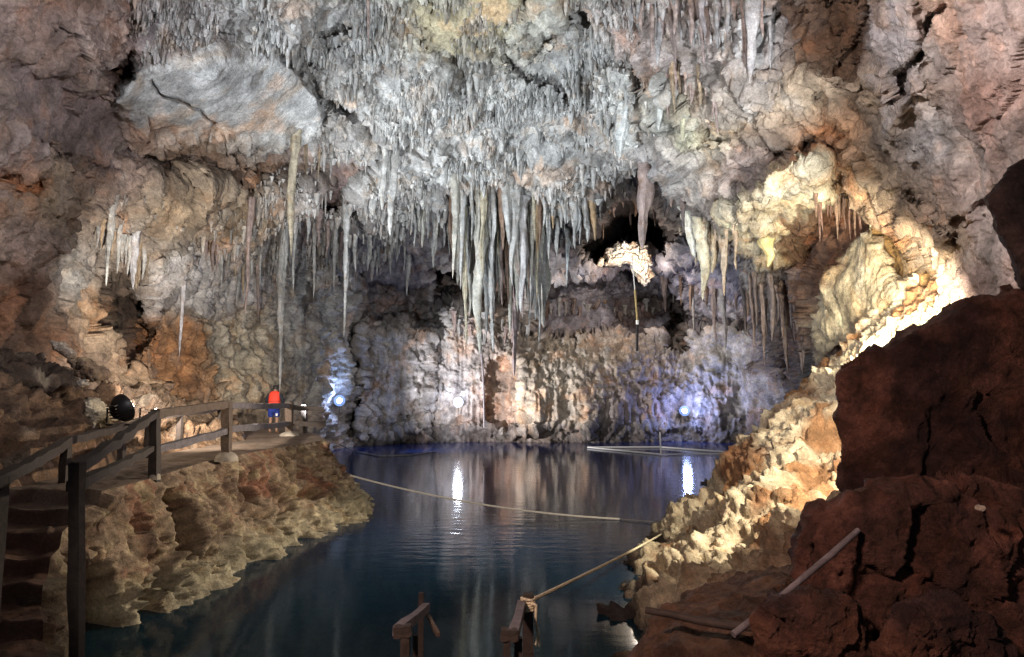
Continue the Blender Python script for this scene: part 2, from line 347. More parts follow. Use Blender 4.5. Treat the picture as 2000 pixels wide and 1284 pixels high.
# poly, softness, relative depth step, colour (voids carry painted shade), alpha, roughness, fluting
PATCH = [
 ([(215, 215), (260, 130), (420, 95), (560, 110), (630, 180), (640, 245), (560, 275), (400, 262), (300, 250)], 20, -.04, (.52, .525, .52), .92, .14, 0),
 ([(270, 275), (400, 282), (560, 287), (660, 300), (640, 345), (480, 360), (330, 350), (250, 310)], 18, .08, (.20, .12, .08), .8, 1.2, .1),
 ([(200, 122), (250, 112), (262, 150), (212, 172)], 8, .10, BRN, .8, 1, 0),
 ([(0, 110), (200, 180), (260, 290), (200, 330), (0, 230)], 20, .02, (.29, .24, .24), .7, .7, 0),
 ([(0, 345), (80, 355), (75, 388), (0, 380)], 12, .03, ORG, .8, 1, 0),
 ([(215, 545), (275, 545), (300, 650), (250, 720), (215, 650)], 14, .12, DK, .8, 1, 0),
 ([(640, 330), (740, 282), (735, 330), (650, 410), (600, 400)], 14, .08, (.15, .10, .09), .9, 1, 0),
 ([(870, 385), (1010, 395), (1040, 450), (1000, 600), (900, 600), (860, 450)], 14, .06, BRN, .7, 1, .6),
 ([(840, 520), (890, 520), (895, 590), (850, 595)], 10, .10, DK, .8, 1, 0),
 ([(1140, 440), (1165, 408), (1190, 372), (1225, 362), (1245, 332), (1285, 345), (1300, 385), (1340, 410), (1345, 470), (1300, 492), (1250, 478), (1215, 470), (1190, 490), (1168, 520), (1130, 500), (1120, 470)], 14, .34, (.045, .038, .038), .96, .9, .4),  # cave mouth: its darkness is partly painted into the colour
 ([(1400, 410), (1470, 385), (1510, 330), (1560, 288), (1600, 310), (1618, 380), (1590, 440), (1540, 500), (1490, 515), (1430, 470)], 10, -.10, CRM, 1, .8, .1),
 ([(1480, 275), (1600, 255), (1700, 300), (1670, 420), (1630, 380), (1605, 300), (1560, 280), (1520, 310)], 14, .03, (.19, .11, .06), .85, 1, 0),
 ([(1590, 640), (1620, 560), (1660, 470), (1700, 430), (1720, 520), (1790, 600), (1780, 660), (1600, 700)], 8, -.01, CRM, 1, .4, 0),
 ([(1700, 420), (1760, 450), (1830, 540), (1825, 620), (1790, 600), (1720, 510)], 12, .05, (.33, .20, .075), .95, .35, .1),
 ([(1740, 375), (1865, 455), (1840, 545), (1780, 480)], 10, -.08, (.32, .245, .18), .9, .7, 0),
 ([(1530, 430), (1640, 395), (1690, 420), (1640, 520), (1580, 650), (1545, 740), (1530, 600)], 16, .06, (.17, .085, .05), .9, 1, .5),
 ([(1510, 0), (1690, 0), (1690, 90), (1660, 150), (1560, 130), (1500, 60)], 18, .05, (.17, .095, .055), .85, 1.1, .2),
 ([(1150, 150), (1230, 140), (1245, 250), (1210, 312), (1180, 230)], 10, -.06, (.60, .60, .57), .9, 1, .5),
 ([(1255, 150), (1310, 160), (1300, 250), (1270, 240)], 8, -.05, (.60, .60, .54), .9, .6, 1),
 ([(1310, 190), (1350, 215), (1370, 285), (1330, 280)], 8, -.04, (.52, .50, .36), .9, .6, .6),
 ([(1000, 700), (1130, 680), (1175, 760), (1150, 840), (1010, 835), (1000, 760)], 26, -.02, (.50, .43, .34), .75, 1.0, 0),
 ([(955, 700), (1015, 705), (1005, 835), (948, 835)], 10, .03, (.28, .19, .14), .5, .8, .2),
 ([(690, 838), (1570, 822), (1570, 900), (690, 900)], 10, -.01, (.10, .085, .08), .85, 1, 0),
 ([(290, 500), (450, 480), (520, 560), (440, 620), (300, 600)], 20, -.02, (.52, .50, .50), .85, .9, .4),
 ([(270, 640), (380, 620), (440, 720), (430, 800), (280, 790)], 22, 0, (.42, .215, .10), .75, 1, .2),
 ([(395, 640), (530, 640), (540, 760), (430, 790)], 18, -.01, (.58, .50, .38), .8, 1, .4),
 ([(672, 560), (697, 560), (699, 840), (678, 840)], 8, .06, (.09, .08, .085), .9, 1, .3),  # wall crack with its shade painted in
 ([(700, 655), (1555, 645), (1560, 845), (700, 845)], 30, 0, LAV, .25, .62, .55),
 ([(702, 640), (840, 660), (830, 855), (702, 855)], 10, -.03, LAV, .6, 1, .4),
 ([(1040, 560), (1450, 500), (1490, 640), (1050, 655)], 8, .12, PUR, .7, 1, .2),
 ([(700, 545), (870, 560), (870, 640), (700, 620)], 12, .07, (.22, .2, .22), .7, 1, .1),
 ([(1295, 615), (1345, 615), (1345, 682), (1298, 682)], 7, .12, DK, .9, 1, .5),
 ([(1190, 590), (1330, 560), (1340, 620), (1200, 640)], 10, .05, (.16, .11, .09), .7, 1, .3),
 ([(560, 500), (690, 480), (690, 800), (560, 800)], 20, 0, GR, .4, 1, 1),
 ([(1440, 540), (1580, 540), (1560, 760), (1480, 730)], 16, 0, (.24, .19, .18), .7, 1, 1.2),
 ([(1230, -60), (1500, -60), (1510, 190), (1330, 260), (1240, 160)], 20, -.02, LAV, .35, .8, 1.2),
 ([(900, -50), (1000, -50), (1010, 40), (960, 120), (860, 90), (830, 20)], 18, -.05, (.42, .37, .24), .6, .8, .3),
 ([(1010, 10), (1080, -20), (1120, 60), (1060, 130), (980, 110)], 16, -.05, (.46, .45, .40), .6, .8, .3),
 ([(800, 120), (870, 95), (900, 180), (850, 260), (790, 240)], 18, -.04, W, .5, .5, .2),
 ([(1700, 0), (1790, 0), (1800, 190), (1740, 260), (1690, 160)], 20, -.03, (.44, .41, .42), .7, .7, .3),
]
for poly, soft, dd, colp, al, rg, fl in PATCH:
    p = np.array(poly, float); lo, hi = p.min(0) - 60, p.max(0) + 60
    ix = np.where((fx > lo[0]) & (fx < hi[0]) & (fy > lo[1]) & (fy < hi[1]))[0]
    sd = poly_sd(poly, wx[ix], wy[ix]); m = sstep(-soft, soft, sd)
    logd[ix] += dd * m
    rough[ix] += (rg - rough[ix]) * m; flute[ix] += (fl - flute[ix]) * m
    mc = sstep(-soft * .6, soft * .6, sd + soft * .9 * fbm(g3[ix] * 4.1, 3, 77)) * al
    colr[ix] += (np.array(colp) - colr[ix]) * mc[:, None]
for pts, wd, dep in [([(560, 120), (620, 165), (640, 245)], 5, .04), ([(640, 210), (700, 245), (780, 285)], 5, .05), ([(630, 75), (690, 55), (760, 10)], 5, .05),
                     ([(300, 160), (330, 190), (380, 215), (420, 250)], 3, .02), ([(930, 90), (1010, 120), (1090, 80), (1130, 20)], 9, .05), ([(1000, 90), (1020, 150), (1120, 210)], 7, .05),
                     ([(1690, 0), (1692, 60), (1640, 130), (1620, 110)], 5, .04), ([(1620, 0), (1628, 60), (1620, 110), (1560, 122)], 5, .04), ([(1840, 20), (1790, 110), (1740, 170), (1760, 210)], 6, .04),
                     ([(1600, 190), (1596, 245), (1640, 280)], 6, .05), ([(1340, 270), (1400, 268), (1450, 245)], 5, .03), ([(1660, 320), (1740, 380), (1800, 400)], 6, .05), ([(1840, 440), (1930, 400)], 5, .03),
                     ([(410, 400), (500, 420), (560, 400), (700, 410)], 6, .03), ([(0, 230), (120, 300), (260, 340)], 6, .03)]:
    d = line_d(pts, wx, wy); logd += dep * np.exp(-(d / wd) ** 2)
depth = np.exp(logd)
rx, rz = ray(fx, fy)
P = np.stack([rx * depth, depth, rz * depth], 1)
Nn = grid_normals(P.reshape(NY, NX, 3)).reshape(-1, 3)
flip = (Nn * P).sum(1) > 0; Nn[flip] *= -1
k = .35 + np.clip(depth, 4, 50) / 34.
warp = np.stack([fbm(P * .7, 3, 41), fbm(P * .7 + 7, 3, 42), fbm(P * .7 + 3, 3, 43)], 1)
PW_ = P + .55 * warp
f1, b1 = facets(PW_ * np.array((.42, .42, .55)), 4); f2, b2 = facets(PW_ * np.array((1.25, 1.25, 1.6)), 6)
cw = np.clip(1 - np.hypot((fx - 850) / 480., (fy - 230) / 320.), 0, 1) ** .5       # the lumpy white middle of the ceiling
fa = np.clip(1.05 - .5 * sstep(18, 34, depth) - .35 * sstep(.2, .6, fbm(P * .18, 2, 77)), .2, 1)
disp = rough * k * ((.42 + .35 * cw) * fbm(P * .24, 3, 1) + .10 * ridged(P * .8, 3, 2) + fa * .42 * (1 - .6 * cw) * f1 - .07 * (1 - sstep(0, .05, b1)) + fa * .09 * f2 + cw * .20 * fbm(P * np.array((2.3, 2.3, .45)), 4, 14, gain=.6) + .16 * (1 - fa) * fbm(P * .9, 4, 15)
    + .26 * cw * fbm(P * np.array((.8, .8, .5)), 3, 12) + .15 * fbm(P * 2.2, 6, 9, gain=.62))
zs = np.array((1.5, 1.5, .16))
fl_n = fbm(P * zs, 4, 21)
disp += flute * k * (.34 * fl_n + .14 * ridged(P * zs * 2.3, 2, 31))
# strata on the lower walls
st = sstep(0, 1, P[:, 2] * -.1 + .6) * (depth > 20)
disp += .12 * st * np.sin(P[:, 2] * 3.1 + 2 * fbm(P * .3, 2, 8))
disp = np.clip(disp, -.085 * depth, .085 * depth)
S = P + Nn * disp[:, None]
# mineral colour variation
cn = fbm(P * .45, 5, 51); cn2 = fbm(P * 1.7, 4, 61); cn3 = fbm(P * np.array((1.1, 1.1, .25)), 4, 71)
iron = sstep(.25, .75, cn + .4 * cn2); colr = colr * (1 - .55 * iron[:, None]) + .55 * iron[:, None] * (colr * np.array((.95, .62, .40)))
pale = sstep(.2, .7, cn3 - .3 * cn); colr = colr * (1 - .35 * pale[:, None]) + .35 * pale[:, None] * np.array((.52, .50, .46)) * np.clip(colr.mean(1) * 2.4, .25, 1)[:, None]
colr *= np.clip(1 + .50 * cn2 + .25 * cn, .4, 1.6)[:, None]
mang = sstep(.22, .62, fbm(P * np.array((.7, .7, .4)), 5, 83)); colr += (np.array((.085, .065, .058)) - colr) * (.42 * mang)[:, None]
colr = np.clip(colr, .015, .80)
shell_S = S.reshape(NY, NX, 3); shell_c = colr.reshape(NY, NX, 3); shell_N = grid_normals(shell_S); shell_N[(shell_N * shell_S).sum(2) > 0] *= -1
shell_d = S[:, 1].reshape(NY, NX)
def shellY(px, py):
    i = int(np.clip(np.searchsorted(gy, py), 1, NY - 1)); j = int(np.clip(np.searchsorted(gx, px), 1, NX - 1))
    return float(shell_d[i - 1:i + 1, j - 1:j + 1].mean())
# split the shell into ceiling and walls
bx = np.array([-1600, 0, 200, 430, 690, 880, 1150, 1340, 1480, 1560, 1700, 1800, 3500]); by = np.array([300, 330, 450, 520, 560, 560, 520, 480, 520, 300, 120, -60, -400])
fi = grid_faces(NY, NX); cx, cy = fx[fi].mean(1), fy[fi].mean(1)
ceil = cy < np.interp(cx, bx, by)
cls = np.where(ceil, 0, np.where(cx < 690, 1, np.where(cx < 1545, 2, 3)))
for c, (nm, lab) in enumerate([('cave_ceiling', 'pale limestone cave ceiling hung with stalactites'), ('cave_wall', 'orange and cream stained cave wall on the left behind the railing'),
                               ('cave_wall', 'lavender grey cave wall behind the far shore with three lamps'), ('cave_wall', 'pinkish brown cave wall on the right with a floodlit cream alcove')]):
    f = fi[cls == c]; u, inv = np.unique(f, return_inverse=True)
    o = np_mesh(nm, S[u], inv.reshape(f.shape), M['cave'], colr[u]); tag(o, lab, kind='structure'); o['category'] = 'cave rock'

# ================================================================== STALACTITES
def stal_mesh(L, r, seed, col, root=.35, n=18, m=44, fl=.42, blunt=.25, bend=.04):
    """one stalactite hanging from its origin: flared root, fluted irregular shaft, blunt tip"""
    q = np.random.default_rng(seed)
    t = np.linspace(0, 1, m); a = np.linspace(0, 2 * np.pi, n, endpoint=False)
    T, A = np.meshgrid(t, a, indexing='ij')
    z = root - T * (L + root)
    prof = (1 - T) ** .55 * .62 + .30 * (1 - T) + .08
    prof *= 1 + .35 * np.exp(-(T / .07) ** 2)
    prof *= np.sqrt(np.clip((1 - T) / blunt * 3.0, 0.0, 1))
    pts = np.stack([np.cos(A) * 1.4, np.sin(A) * 1.4, z * .35 / max(r, .05) * .3], -1).reshape(-1, 3) + q.uniform(0, 50, 3)
    nz = fbm(pts, 3, seed % 97).reshape(T.shape)
    knob = fbm(np.stack([T.ravel() * L * 1.6 / max(.15, r * 2), 0 * T.ravel(), 0 * T.ravel()], 1) + q.uniform(0, 50, 3), 3, 5).reshape(T.shape)
    R = r * prof * (1 + fl * 1.6 * nz + .34 * knob + .05 * np.sin(z * 9 / max(.3, r * 6) + 3 * knob))
    bx_ = bend * L * (T ** 2) * q.normal() * .5 + .25 * r * np.sin(T * q.uniform(3, 9) + q.uniform(0, 6)); by_ = bend * L * T ** 2 * q.normal() * .5
    V = np.stack([np.cos(A) * R + bx_, np.sin(A) * R + by_, z + 0 * A], -1).reshape(-1, 3)
    Fq = grid_faces(m, n, True)
    cn = fbm(V * np.array((4, 4, .8)) / max(.5, r * 4), 3, 3)
    c = np.array(col)[None] * np.clip(1 + .45 * cn, .5, 1.4)[:, None]
    return V, Fq, c
def stalactite(px, y0, y1, w, col=W, Y=None, label=None, group=None, fl=.45, name='stalactite', cat='stalactite', blunt=.25, bend=.03):
    Yd = (shellY(px, y0) - .15) if Y is None else Y
    if Y is not None: Yd = min(Yd, shellY(px, y0 - 6) - .1)
    top = at(px, y0, Yd); ya = y0; L0 = 0.
    if Y is not None:
        for _ in range(60):
            if shellY(px, ya) <= Yd + .05: break
            ya -= 5
    L = top.z - at(px, y1, Yd).z; r = max(.5 * w / F * Yd, .02) * .92
    seed = int(px * 31 + y0 * 7 + y1)
    V, Fq, c = stal_mesh(L, r, seed, col, root=min(.15 * L + .12, .5) if Y is None else min(at(px, ya, Yd).z - top.z + .4, 1.6), fl=fl, blunt=blunt, bend=bend)
    o = np_mesh(name, V, Fq, M['stal'], c); o.location = top
    return tag(o, label, cat, group)
YEL = (.44, .40, .30); GRN = (.47, .46, .41); BR2 = (.22, .15, .11); PB = (.33, .26, .24)
# --- the ones that can be told apart
ONE = [
 (575, 268, 500, 21, (.37, .33, .25), None, 'long ochre stalactite hanging under the right end of the smooth pale slab'),
 (752, 282, 412, 24, W, None, 'shorter pale half of a twin stalactite hanging beside the dark ceiling recess'),
 (767, 284, 462, 26, W, None, 'thicker longer pale half of a twin stalactite beside the dark ceiling recess'),
 (677, 395, 660, 15, GR, 31., 'long slim grey stalactite hanging alone left of the dark wall crack'),
 (555, 470, 770, 20, GR, 28., 'grey column of flowstone running down the wall above the person'),
 (720, -30, 95, 9, PINK, None, 'thin pinkish straw stalactite cut by the top edge above the white ceiling'),
 (693, 10, 102, 6, GR, None, 'thin grey straw stalactite just left of the pinkish one at the top'),
 (487, 470, 616, 13, PB, 24., 'brownish stalactite hanging before the pale left wall'),
 (435, 470, 560, 11, GR, None, 'short grey stalactite hanging left of the brownish one on the left wall'),
 (366, 462, 700, 12, (.50, .49, .52), 24.8, 'bluish white drip column down the pale left wall'),
 (216, 425, 560, 15, W, None, 'white pointed stalactite at the left end of the left fringe'),
 (265, 470, 566, 17, (.54, .54, .57), None, 'bright white stalactite hanging above the dark wall hole'),
 (888, 350, 545, 20, GRN, 30.5, 'greenish tapering stalactite at the left of the central cluster'),
 (905, 420, 680, 15, YEL, 31.2, 'long yellowish stalactite in the left of the central cluster'),
 (938, 470, 695, 34, GRN, 31.4, 'broad pale green column at the heart of the central cluster'),
 (960, 450, 690, 18, GR, 31.6, 'grey column joined to the right of the broad pale green one'),
 (936, 375, 490, 28, (.27, .19, .09), 31.8, 'ochre brown stalactite above the pale columns of the central cluster'),
 (990, 365, 480, 28, W, 30.4, 'thick white stalactite in front of the dark gap of the central cluster'),
 (1003, 430, 560, 20, W, 30.6, 'white stalactite running on below the thick white one'),
 (1020, 450, 612, 26, (.50, .49, .49), 31., 'long white spear shaped stalactite ending over the far wall'),
 (1038, 440, 545, 14, GRN, 31.4, 'pale stalactite just right of the long white spear'),
 (1006, 560, 738, 20, (.22, .18, .18), 40., 'dark purple brown stalactite pointing down at the cream back wall'),
 (1062, 520, 640, 34, GRN, 38., 'broad pale stump of flowstone behind the central cluster'),
 (1108, 455, 562, 10, (.52, .56, .57), 34., 'thin bluish white stalactite right of the central cluster'),
 (1146, 395, 475, 24, W, None, 'white blunt stalactite at the edge of the dark cave mouth'),
 (1124, 400, 470, 30, (.50, .52, .52), None, 'blunt white stalactite with a forked end near the dark cave mouth'),
 (1256, 330, 490, 40, PB, 24., 'thick brown stalactite hanging across the dark cave mouth'),
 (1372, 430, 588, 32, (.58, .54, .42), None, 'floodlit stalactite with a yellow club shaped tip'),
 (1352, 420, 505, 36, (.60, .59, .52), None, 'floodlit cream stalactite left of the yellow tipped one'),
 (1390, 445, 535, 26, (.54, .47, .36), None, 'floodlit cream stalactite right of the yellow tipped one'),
 (1412, 455, 580, 17, (.48, .40, .32), None, 'slanting tan stalactite right of the yellow tipped group'),
 (1500, 470, 522, 34, (.58, .50, .25), None, 'short yellow cone under the floodlit cream rock lobe'),
 (1370, -40, 72, 30, (.36, .32, .32), 15.2, 'pale pointed stalactite in the dark gap at the top edge'),
 (1462, -40, 165, 62, LAV, 14.2, 'wide lavender drapery at the top right of the ceiling'),
 (1290, 140, 255, 38, (.58, .59, .55), 19., 'white fluted drapery hanging below the pink curtains'),
 (1335, 185, 275, 26, (.50, .48, .34), 18., 'small yellowish drapery right of the white fluted one'),
 (1214, 205, 312, 40, (.58, .60, .59), 23.5, 'white lumpy drapery at the right edge of the white ceiling'),
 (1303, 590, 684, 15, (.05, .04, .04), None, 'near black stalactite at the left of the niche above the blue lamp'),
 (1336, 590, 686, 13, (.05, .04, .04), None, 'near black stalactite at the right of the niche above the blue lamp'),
]
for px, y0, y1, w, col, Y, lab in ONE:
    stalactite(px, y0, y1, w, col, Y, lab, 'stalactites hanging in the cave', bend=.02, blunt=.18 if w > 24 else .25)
# --- clusters of look-alikes
def cluster(n, x0, x1, ya, yb, l0, l1, w0, w1, cols, lab, grp, Y=None, dY=0., seed=1, fl=.42):
    q = random.Random(seed)
    for i in range(n):
        u = (i + q.random()) / n; px = x0 + (x1 - x0) * u; y0 = ya + (yb - ya) * u + q.uniform(-14, 14)
        L = l0 + (l1 - l0) * q.random() ** 1.8
        Yd = None if Y is None else Y + q.uniform(-dY, dY)
        c = np.array(q.choice(cols)) * q.uniform(.75, 1.12)
        stalactite(px, y0, y0 + L, q.uniform(w0, w1), c, Yd, lab, grp, fl=fl)
cluster(16, 185, 300, 440, 490, 30, 95, 6, 12, [GR, W, TAN], 'short pale stalactite in the fringe over the left wall', 'fringe over the left wall', seed=2)
cluster(15, 400, 560, 455, 500, 40, 130, 6, 13, [GR, TAN, PB], 'slim tan stalactite hanging along the left overhang', 'stalactites along the left overhang', seed=3)
cluster(12, 560, 700, 400, 470, 50, 170, 6, 14, [GR, PB, W], 'grey stalactite in the curtain left of the twin pale ones', 'curtain left of the twin stalactites', seed=4)
cluster(14, 690, 800, 440, 480, 30, 110, 6, 13, [W, GR], 'small white stalactite hanging below the twin pale ones', 'stalactites below the twin ones', seed=5)
cluster(12, 800, 885, 390, 440, 30, 110, 7, 14, [W, GR, GRN], 'small pale stalactite left of the central cluster', 'stalactites left of the central cluster', seed=6)
cluster(30, 880, 1065, 385, 420, 60, 230, 8, 20, [GRN, W, YEL, GR, BR2], 'slender stalactite among the central cluster', 'slender stalactites of the central cluster', Y=31.6, dY=1.2, seed=7)
cluster(26, 895, 1065, 470, 520, 70, 210, 8, 20, [GRN, W, GR, PB], 'lower slender stalactite at the back of the central cluster', 'back stalactites of the central cluster', Y=34, dY=2, seed=8)
cluster(16, 1040, 1165, 400, 410, 40, 110, 8, 18, [W, W, GRN, (.42, .3, .18)], 'white stalactite in the fringe left of the dark cave mouth', 'fringe beside the dark cave mouth', Y=31, dY=.8, seed=9)
cluster(14, 880, 1060, 620, 660, 30, 90, 6, 12, [PB, GR, (.2, .15, .14)], 'brown stub hanging over the ledge of the far wall', 'stubs over the far ledge', seed=10)
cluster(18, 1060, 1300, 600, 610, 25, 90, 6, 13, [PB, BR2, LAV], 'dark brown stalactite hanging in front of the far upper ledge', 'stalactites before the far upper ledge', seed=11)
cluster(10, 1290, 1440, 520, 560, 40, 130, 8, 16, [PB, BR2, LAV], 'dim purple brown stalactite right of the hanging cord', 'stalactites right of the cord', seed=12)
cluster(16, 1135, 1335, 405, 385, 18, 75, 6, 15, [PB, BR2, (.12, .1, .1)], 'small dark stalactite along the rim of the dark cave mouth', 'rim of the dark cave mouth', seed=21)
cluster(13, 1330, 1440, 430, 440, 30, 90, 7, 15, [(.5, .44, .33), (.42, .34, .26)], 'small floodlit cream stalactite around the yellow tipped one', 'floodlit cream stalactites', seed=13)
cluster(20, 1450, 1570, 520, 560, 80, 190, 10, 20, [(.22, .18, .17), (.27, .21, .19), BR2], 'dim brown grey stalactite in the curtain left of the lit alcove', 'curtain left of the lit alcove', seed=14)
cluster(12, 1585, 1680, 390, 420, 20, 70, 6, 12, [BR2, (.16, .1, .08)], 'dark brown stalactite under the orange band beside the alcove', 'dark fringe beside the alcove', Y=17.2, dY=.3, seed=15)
cluster(22, 1225, 1500, -20, 0, 60, 170, 12, 26, [PINK, LAV, PB], 'pink grey drapery stalactite at the top right', 'pink draperies at the top', seed=16, fl=.4)
cluster(12, 1300, 1400, 120, 170, 40, 110, 8, 16, [TAN, PINK], 'tan drapery stalactite below the pink curtain', 'tan draperies', seed=17, fl=.4)
cluster(10, 570, 800, 285, 300, 20, 80, 6, 12, [TAN, W, YEL], 'short tan stalactite under the edge of the ceiling slab', 'stalactites at the slab edge', seed=18)

# --- the countless tiny ones that fur the ceiling
def fuzz(name, polys, n, l0, l1, r0, r1, lab, seed, tone):
    q = np.random.default_rng(seed)
    m = np.zeros(len(fx), bool); inner = (fx > -30) & (fx < 2030) & (fy > -40) & (fy < 700)
    ii = np.where(inner)[0]
    wgt_ = np.zeros(len(ii))
    for poly, wv in polys: wgt_ = np.maximum(wgt_, wv * (poly_sd(poly, wx[ii], wy[ii]) > 0))
    for poly in NOFUZZ: wgt_[poly_sd(poly, wx[ii], wy[ii]) > -4] = 0
    pn = fbm(S[ii] * .42, 4, 90); wgt_ *= np.clip(.34 + 2.1 * pn, .01, 1.9)
    pick = q.choice(ii, n, p=wgt_ / wgt_.sum()); B = S[pick] + Nn[pick] * .02; Yk = B[:, 1] / 25.
    cl = fbm(B * .9, 3, 95)
    L = (l0 + (l1 - l0) * q.random(n) ** 2.2) * Yk * np.clip(1 + .9 * cl, .4, 2.2); R = q.uniform(r0, r1, n) * Yk
    ns, ts = 6, np.array((0., .35, .72, 1.)); rs = np.array((1.5, 1.0, .72, .25))
    ang = np.linspace(0, 2 * np.pi, ns, endpoint=False); ro = q.uniform(0, 6, n)
    jit = q.uniform(.75, 1.25, (n, len(ts), ns))
    A = ang[None, None] + ro[:, None, None]
    rad = R[:, None, None] * rs[None, :, None] * jit
    z = .08 - ts[None, :, None] * (L[:, None, None] + .08)
    V = np.stack([B[:, 0, None, None] + np.cos(A) * rad, B[:, 1, None, None] + np.sin(A) * rad, B[:, 2, None, None] + z + 0 * A], -1).reshape(-1, 3)
    f1 = grid_faces(len(ts), ns, True); Fq = (f1[None] + (np.arange(n) * ns * len(ts))[:, None, None]).reshape(-1, 4)
    base = colr[pick] * .45 + np.array(tone)[None] * .55
    c = np.repeat(base * q.uniform(.55, 1.3, (n, 1)), ns * len(ts), 0)
    o = np_mesh(name, V, Fq, M['stal'], c)
    return tag(o, lab, 'stalactites', kind='stuff')
NOFUZZ = [PATCH[0][0], PATCH[6][0], [(640, 215), (700, 235), (780, 280), (740, 300), (650, 250)], PATCH[9][0], PATCH[37][0]]
FZ = [([(430, -40), (1230, -40), (1250, 300), (1180, 480), (1060, 470), (880, 420), (700, 520), (560, 500), (480, 380), (600, 300), (640, 200), (560, 100), (420, 95)], 1.),
      ([(250, -40), (460, -40), (420, 95), (270, 125)], .8), ([(180, 380), (560, 400), (690, 560), (480, 500), (200, 470)], .35), ([(1230, -40), (1480, -40), (1480, 150), (1330, 250), (1240, 260)], .2)]
fuzz('small_stalactites', FZ, 2400, .10, .62, .03, .13, 'clumps of small blunt stalactites on the white cave ceiling', 5, (.47, .47, .455))
fuzz('tiny_stalactites', FZ, 13000, .03, .24, .018, .07, 'rough fur of tiny pale stalactites covering the white cave ceiling', 6, (.48, .475, .46))

# ================================================================== LEFT LEDGE, PATH AND SLOPE
eY = np.array([2, 4, 6.5, 7.3, 8, 9, 11, 14, 17, 20.7, 21.8, 24, 28, 34, 40.])
eX = np.array([-3.2, -3.6, -4.35, -5.0, -5.4, -5.85, -5.95, -6.35, -6.2, -5.75, -6.1, -7.0, -9.2, -12, -14.])
oY = np.array([2, 4.1, 6.9, 7.6, 8.3, 8.8, 11, 14.8, 17.2, 18.4, 21, 25, 29, 34.5, 40.])
oX = np.array([-2.9, -3.4, -4.35, -5.0, -5.4, -5.55, -5.0, -4.65, -4.1, -3.75, -4.4, -6.4, -8.8, -11.8, -14.])
def zpath(Y): return np.where(Y < 10.2, -1.37 - .175 * (np.floor((10.2 - Y) / .56) + sstep(.82, 1., ((10.2 - Y) / .56) % 1.)), -1.37).clip(-2.6, 0)
NT = 1000; tt = np.linspace(0, 1, NT) ** 1.15; key = np.linspace(0, 1, len(eY))
# more samples between keys, spread by arc length
arc = np.concatenate([[0], np.cumsum(np.hypot(np.diff(eX), np.diff(eY)))]); arc /= arc[-1]
TX, TY = np.interp(tt, arc, eX), np.interp(tt, arc, eY); FX, FY = np.interp(tt, arc, oX), np.interp(tt, arc, oY)
NS = 260; ss = np.linspace(0, 1, NS)
zt = zpath(TY); zb = -5.2
Zs = zt[:, None] + (zb - zt[:, None]) * ss[None] ** .9
frac = np.clip((zt[:, None] - Zs) / (zt[:, None] + 3.2), 0, 2)
bul = np.where(frac < 1, frac ** 2.0, frac * 1.3 - .3)
gl = np.stack([TX[:, None] + (FX - TX)[:, None] * bul, TY[:, None] + (FY - TY)[:, None] * bul, Zs], -1)
nl = grid_normals(gl); nl[nl[..., 0] < 0] *= -1; nl[..., 2] *= .4; nl /= np.linalg.norm(nl, axis=2, keepdims=True)
pf = gl.reshape(-1, 3); nf = nl.reshape(-1, 3); fr = frac.ravel()
wv = worley(pf * 1.3, 8); wv2 = worley(pf * 4.2, 9)
fade = sstep(0, .07, fr)
dl = .46 * fade * (.30 * fbm(pf * .6, 3, 111) + .22 * ridged(pf * 1.4, 4, 112) - .1 + .05 * facets(pf * 1.1 + .2 * fbm(pf, 2, 5)[:, None], 12)[0] + .09 * (.4 - wv2[0]) + .07 * (.4 - worley(pf * 9., 15)[0]) + .12 * ridged(pf * np.array((2., 2., 1.3)) + 4, 4, 13) + .07 * fbm(pf * 5, 5, 14, gain=.6) - .75 * sstep(.28, .6, fbm(pf * .9, 3, 117)) - .30 * sstep(.3, .55, fbm(pf * 2.6, 3, 116)) + .22 * fbm(pf * np.array((1.6, 1.6, .8)), 4, 118))
for hx, hy, hz, hr, hd, sx_ in [(-5.6, 11.9, -2.2, .36, 2.2, 0), (-5.45, 11.6, -2.5, .22, .8, 0), (-5.4, 10.3, -2.9, .26, 2.2, .9), (-5.75, 9.3, -2.75, .40, 1.6, 0), (-5.0, 15.2, -2.1, .25, .6, 0), (-5.4, 17.6, -1.9, .22, .6, 0), (-6.2, 12.6, -1.62, .16, .7, 0), (-4.9, 16.8, -2.3, .2, .5, 0)]:
    q_ = np.sqrt(((pf[:, 1] - hy - sx_ * (pf[:, 2] - hz)) / hr) ** 2 + ((pf[:, 2] - hz) / (hr * 1.5)) ** 2 + .12 * ((pf[:, 0] - hx)) ** 2) + .35 * fbm(pf * 2.2, 3, 119)
    dl -= hd * sstep(1.15, .5, q_)
dl = np.clip(dl, -1.9, .42) - .08 * np.exp(-((fr - .98) / .06) ** 2) + .05 * fade * fbm(pf * 4, 6, 126, gain=.65) + .06 * fade * (.45 - worley(pf * 6, 127)[0])
pl = pf + nf * dl[:, None]
c1 = fbm(pf * .8, 4, 121); c2 = fbm(pf * 3, 4, 122)
colL = np.array((.36, .265, .185))[None] * np.ones((len(pf), 1))
colL += (np.array((.13, .08, .058)) - colL) * (.9 * sstep(0., .4, c1))[:, None]
colL += (np.array((.30, .13, .08)) - colL) * (.7 * sstep(.1, .5, fbm(pf * .9 + 20, 4, 123)))[:, None]
colL += (np.array((.52, .42, .26)) - colL) * (.7 * sstep(.1, .6, c2 - .3 * c1))[:, None]
colL += (np.array((.46, .42, .30)) - colL) * (.8 * sstep(.62, .9, fr) * sstep(1.35, 1.0, fr) + .0)[:, None]
colL += (np.array((.10, .12, .09)) - colL) * sstep(1.0, 1.2, fr)[:, None]
colL *= (1 + .45 * fbm(pf * 6, 3, 125))[:, None].clip(.5, 1.5)
colL *= (1 - .6 * sstep(9.2, 7.6, pf[:, 1]))[:, None]  # near end darkened in the colour, standing in for shade
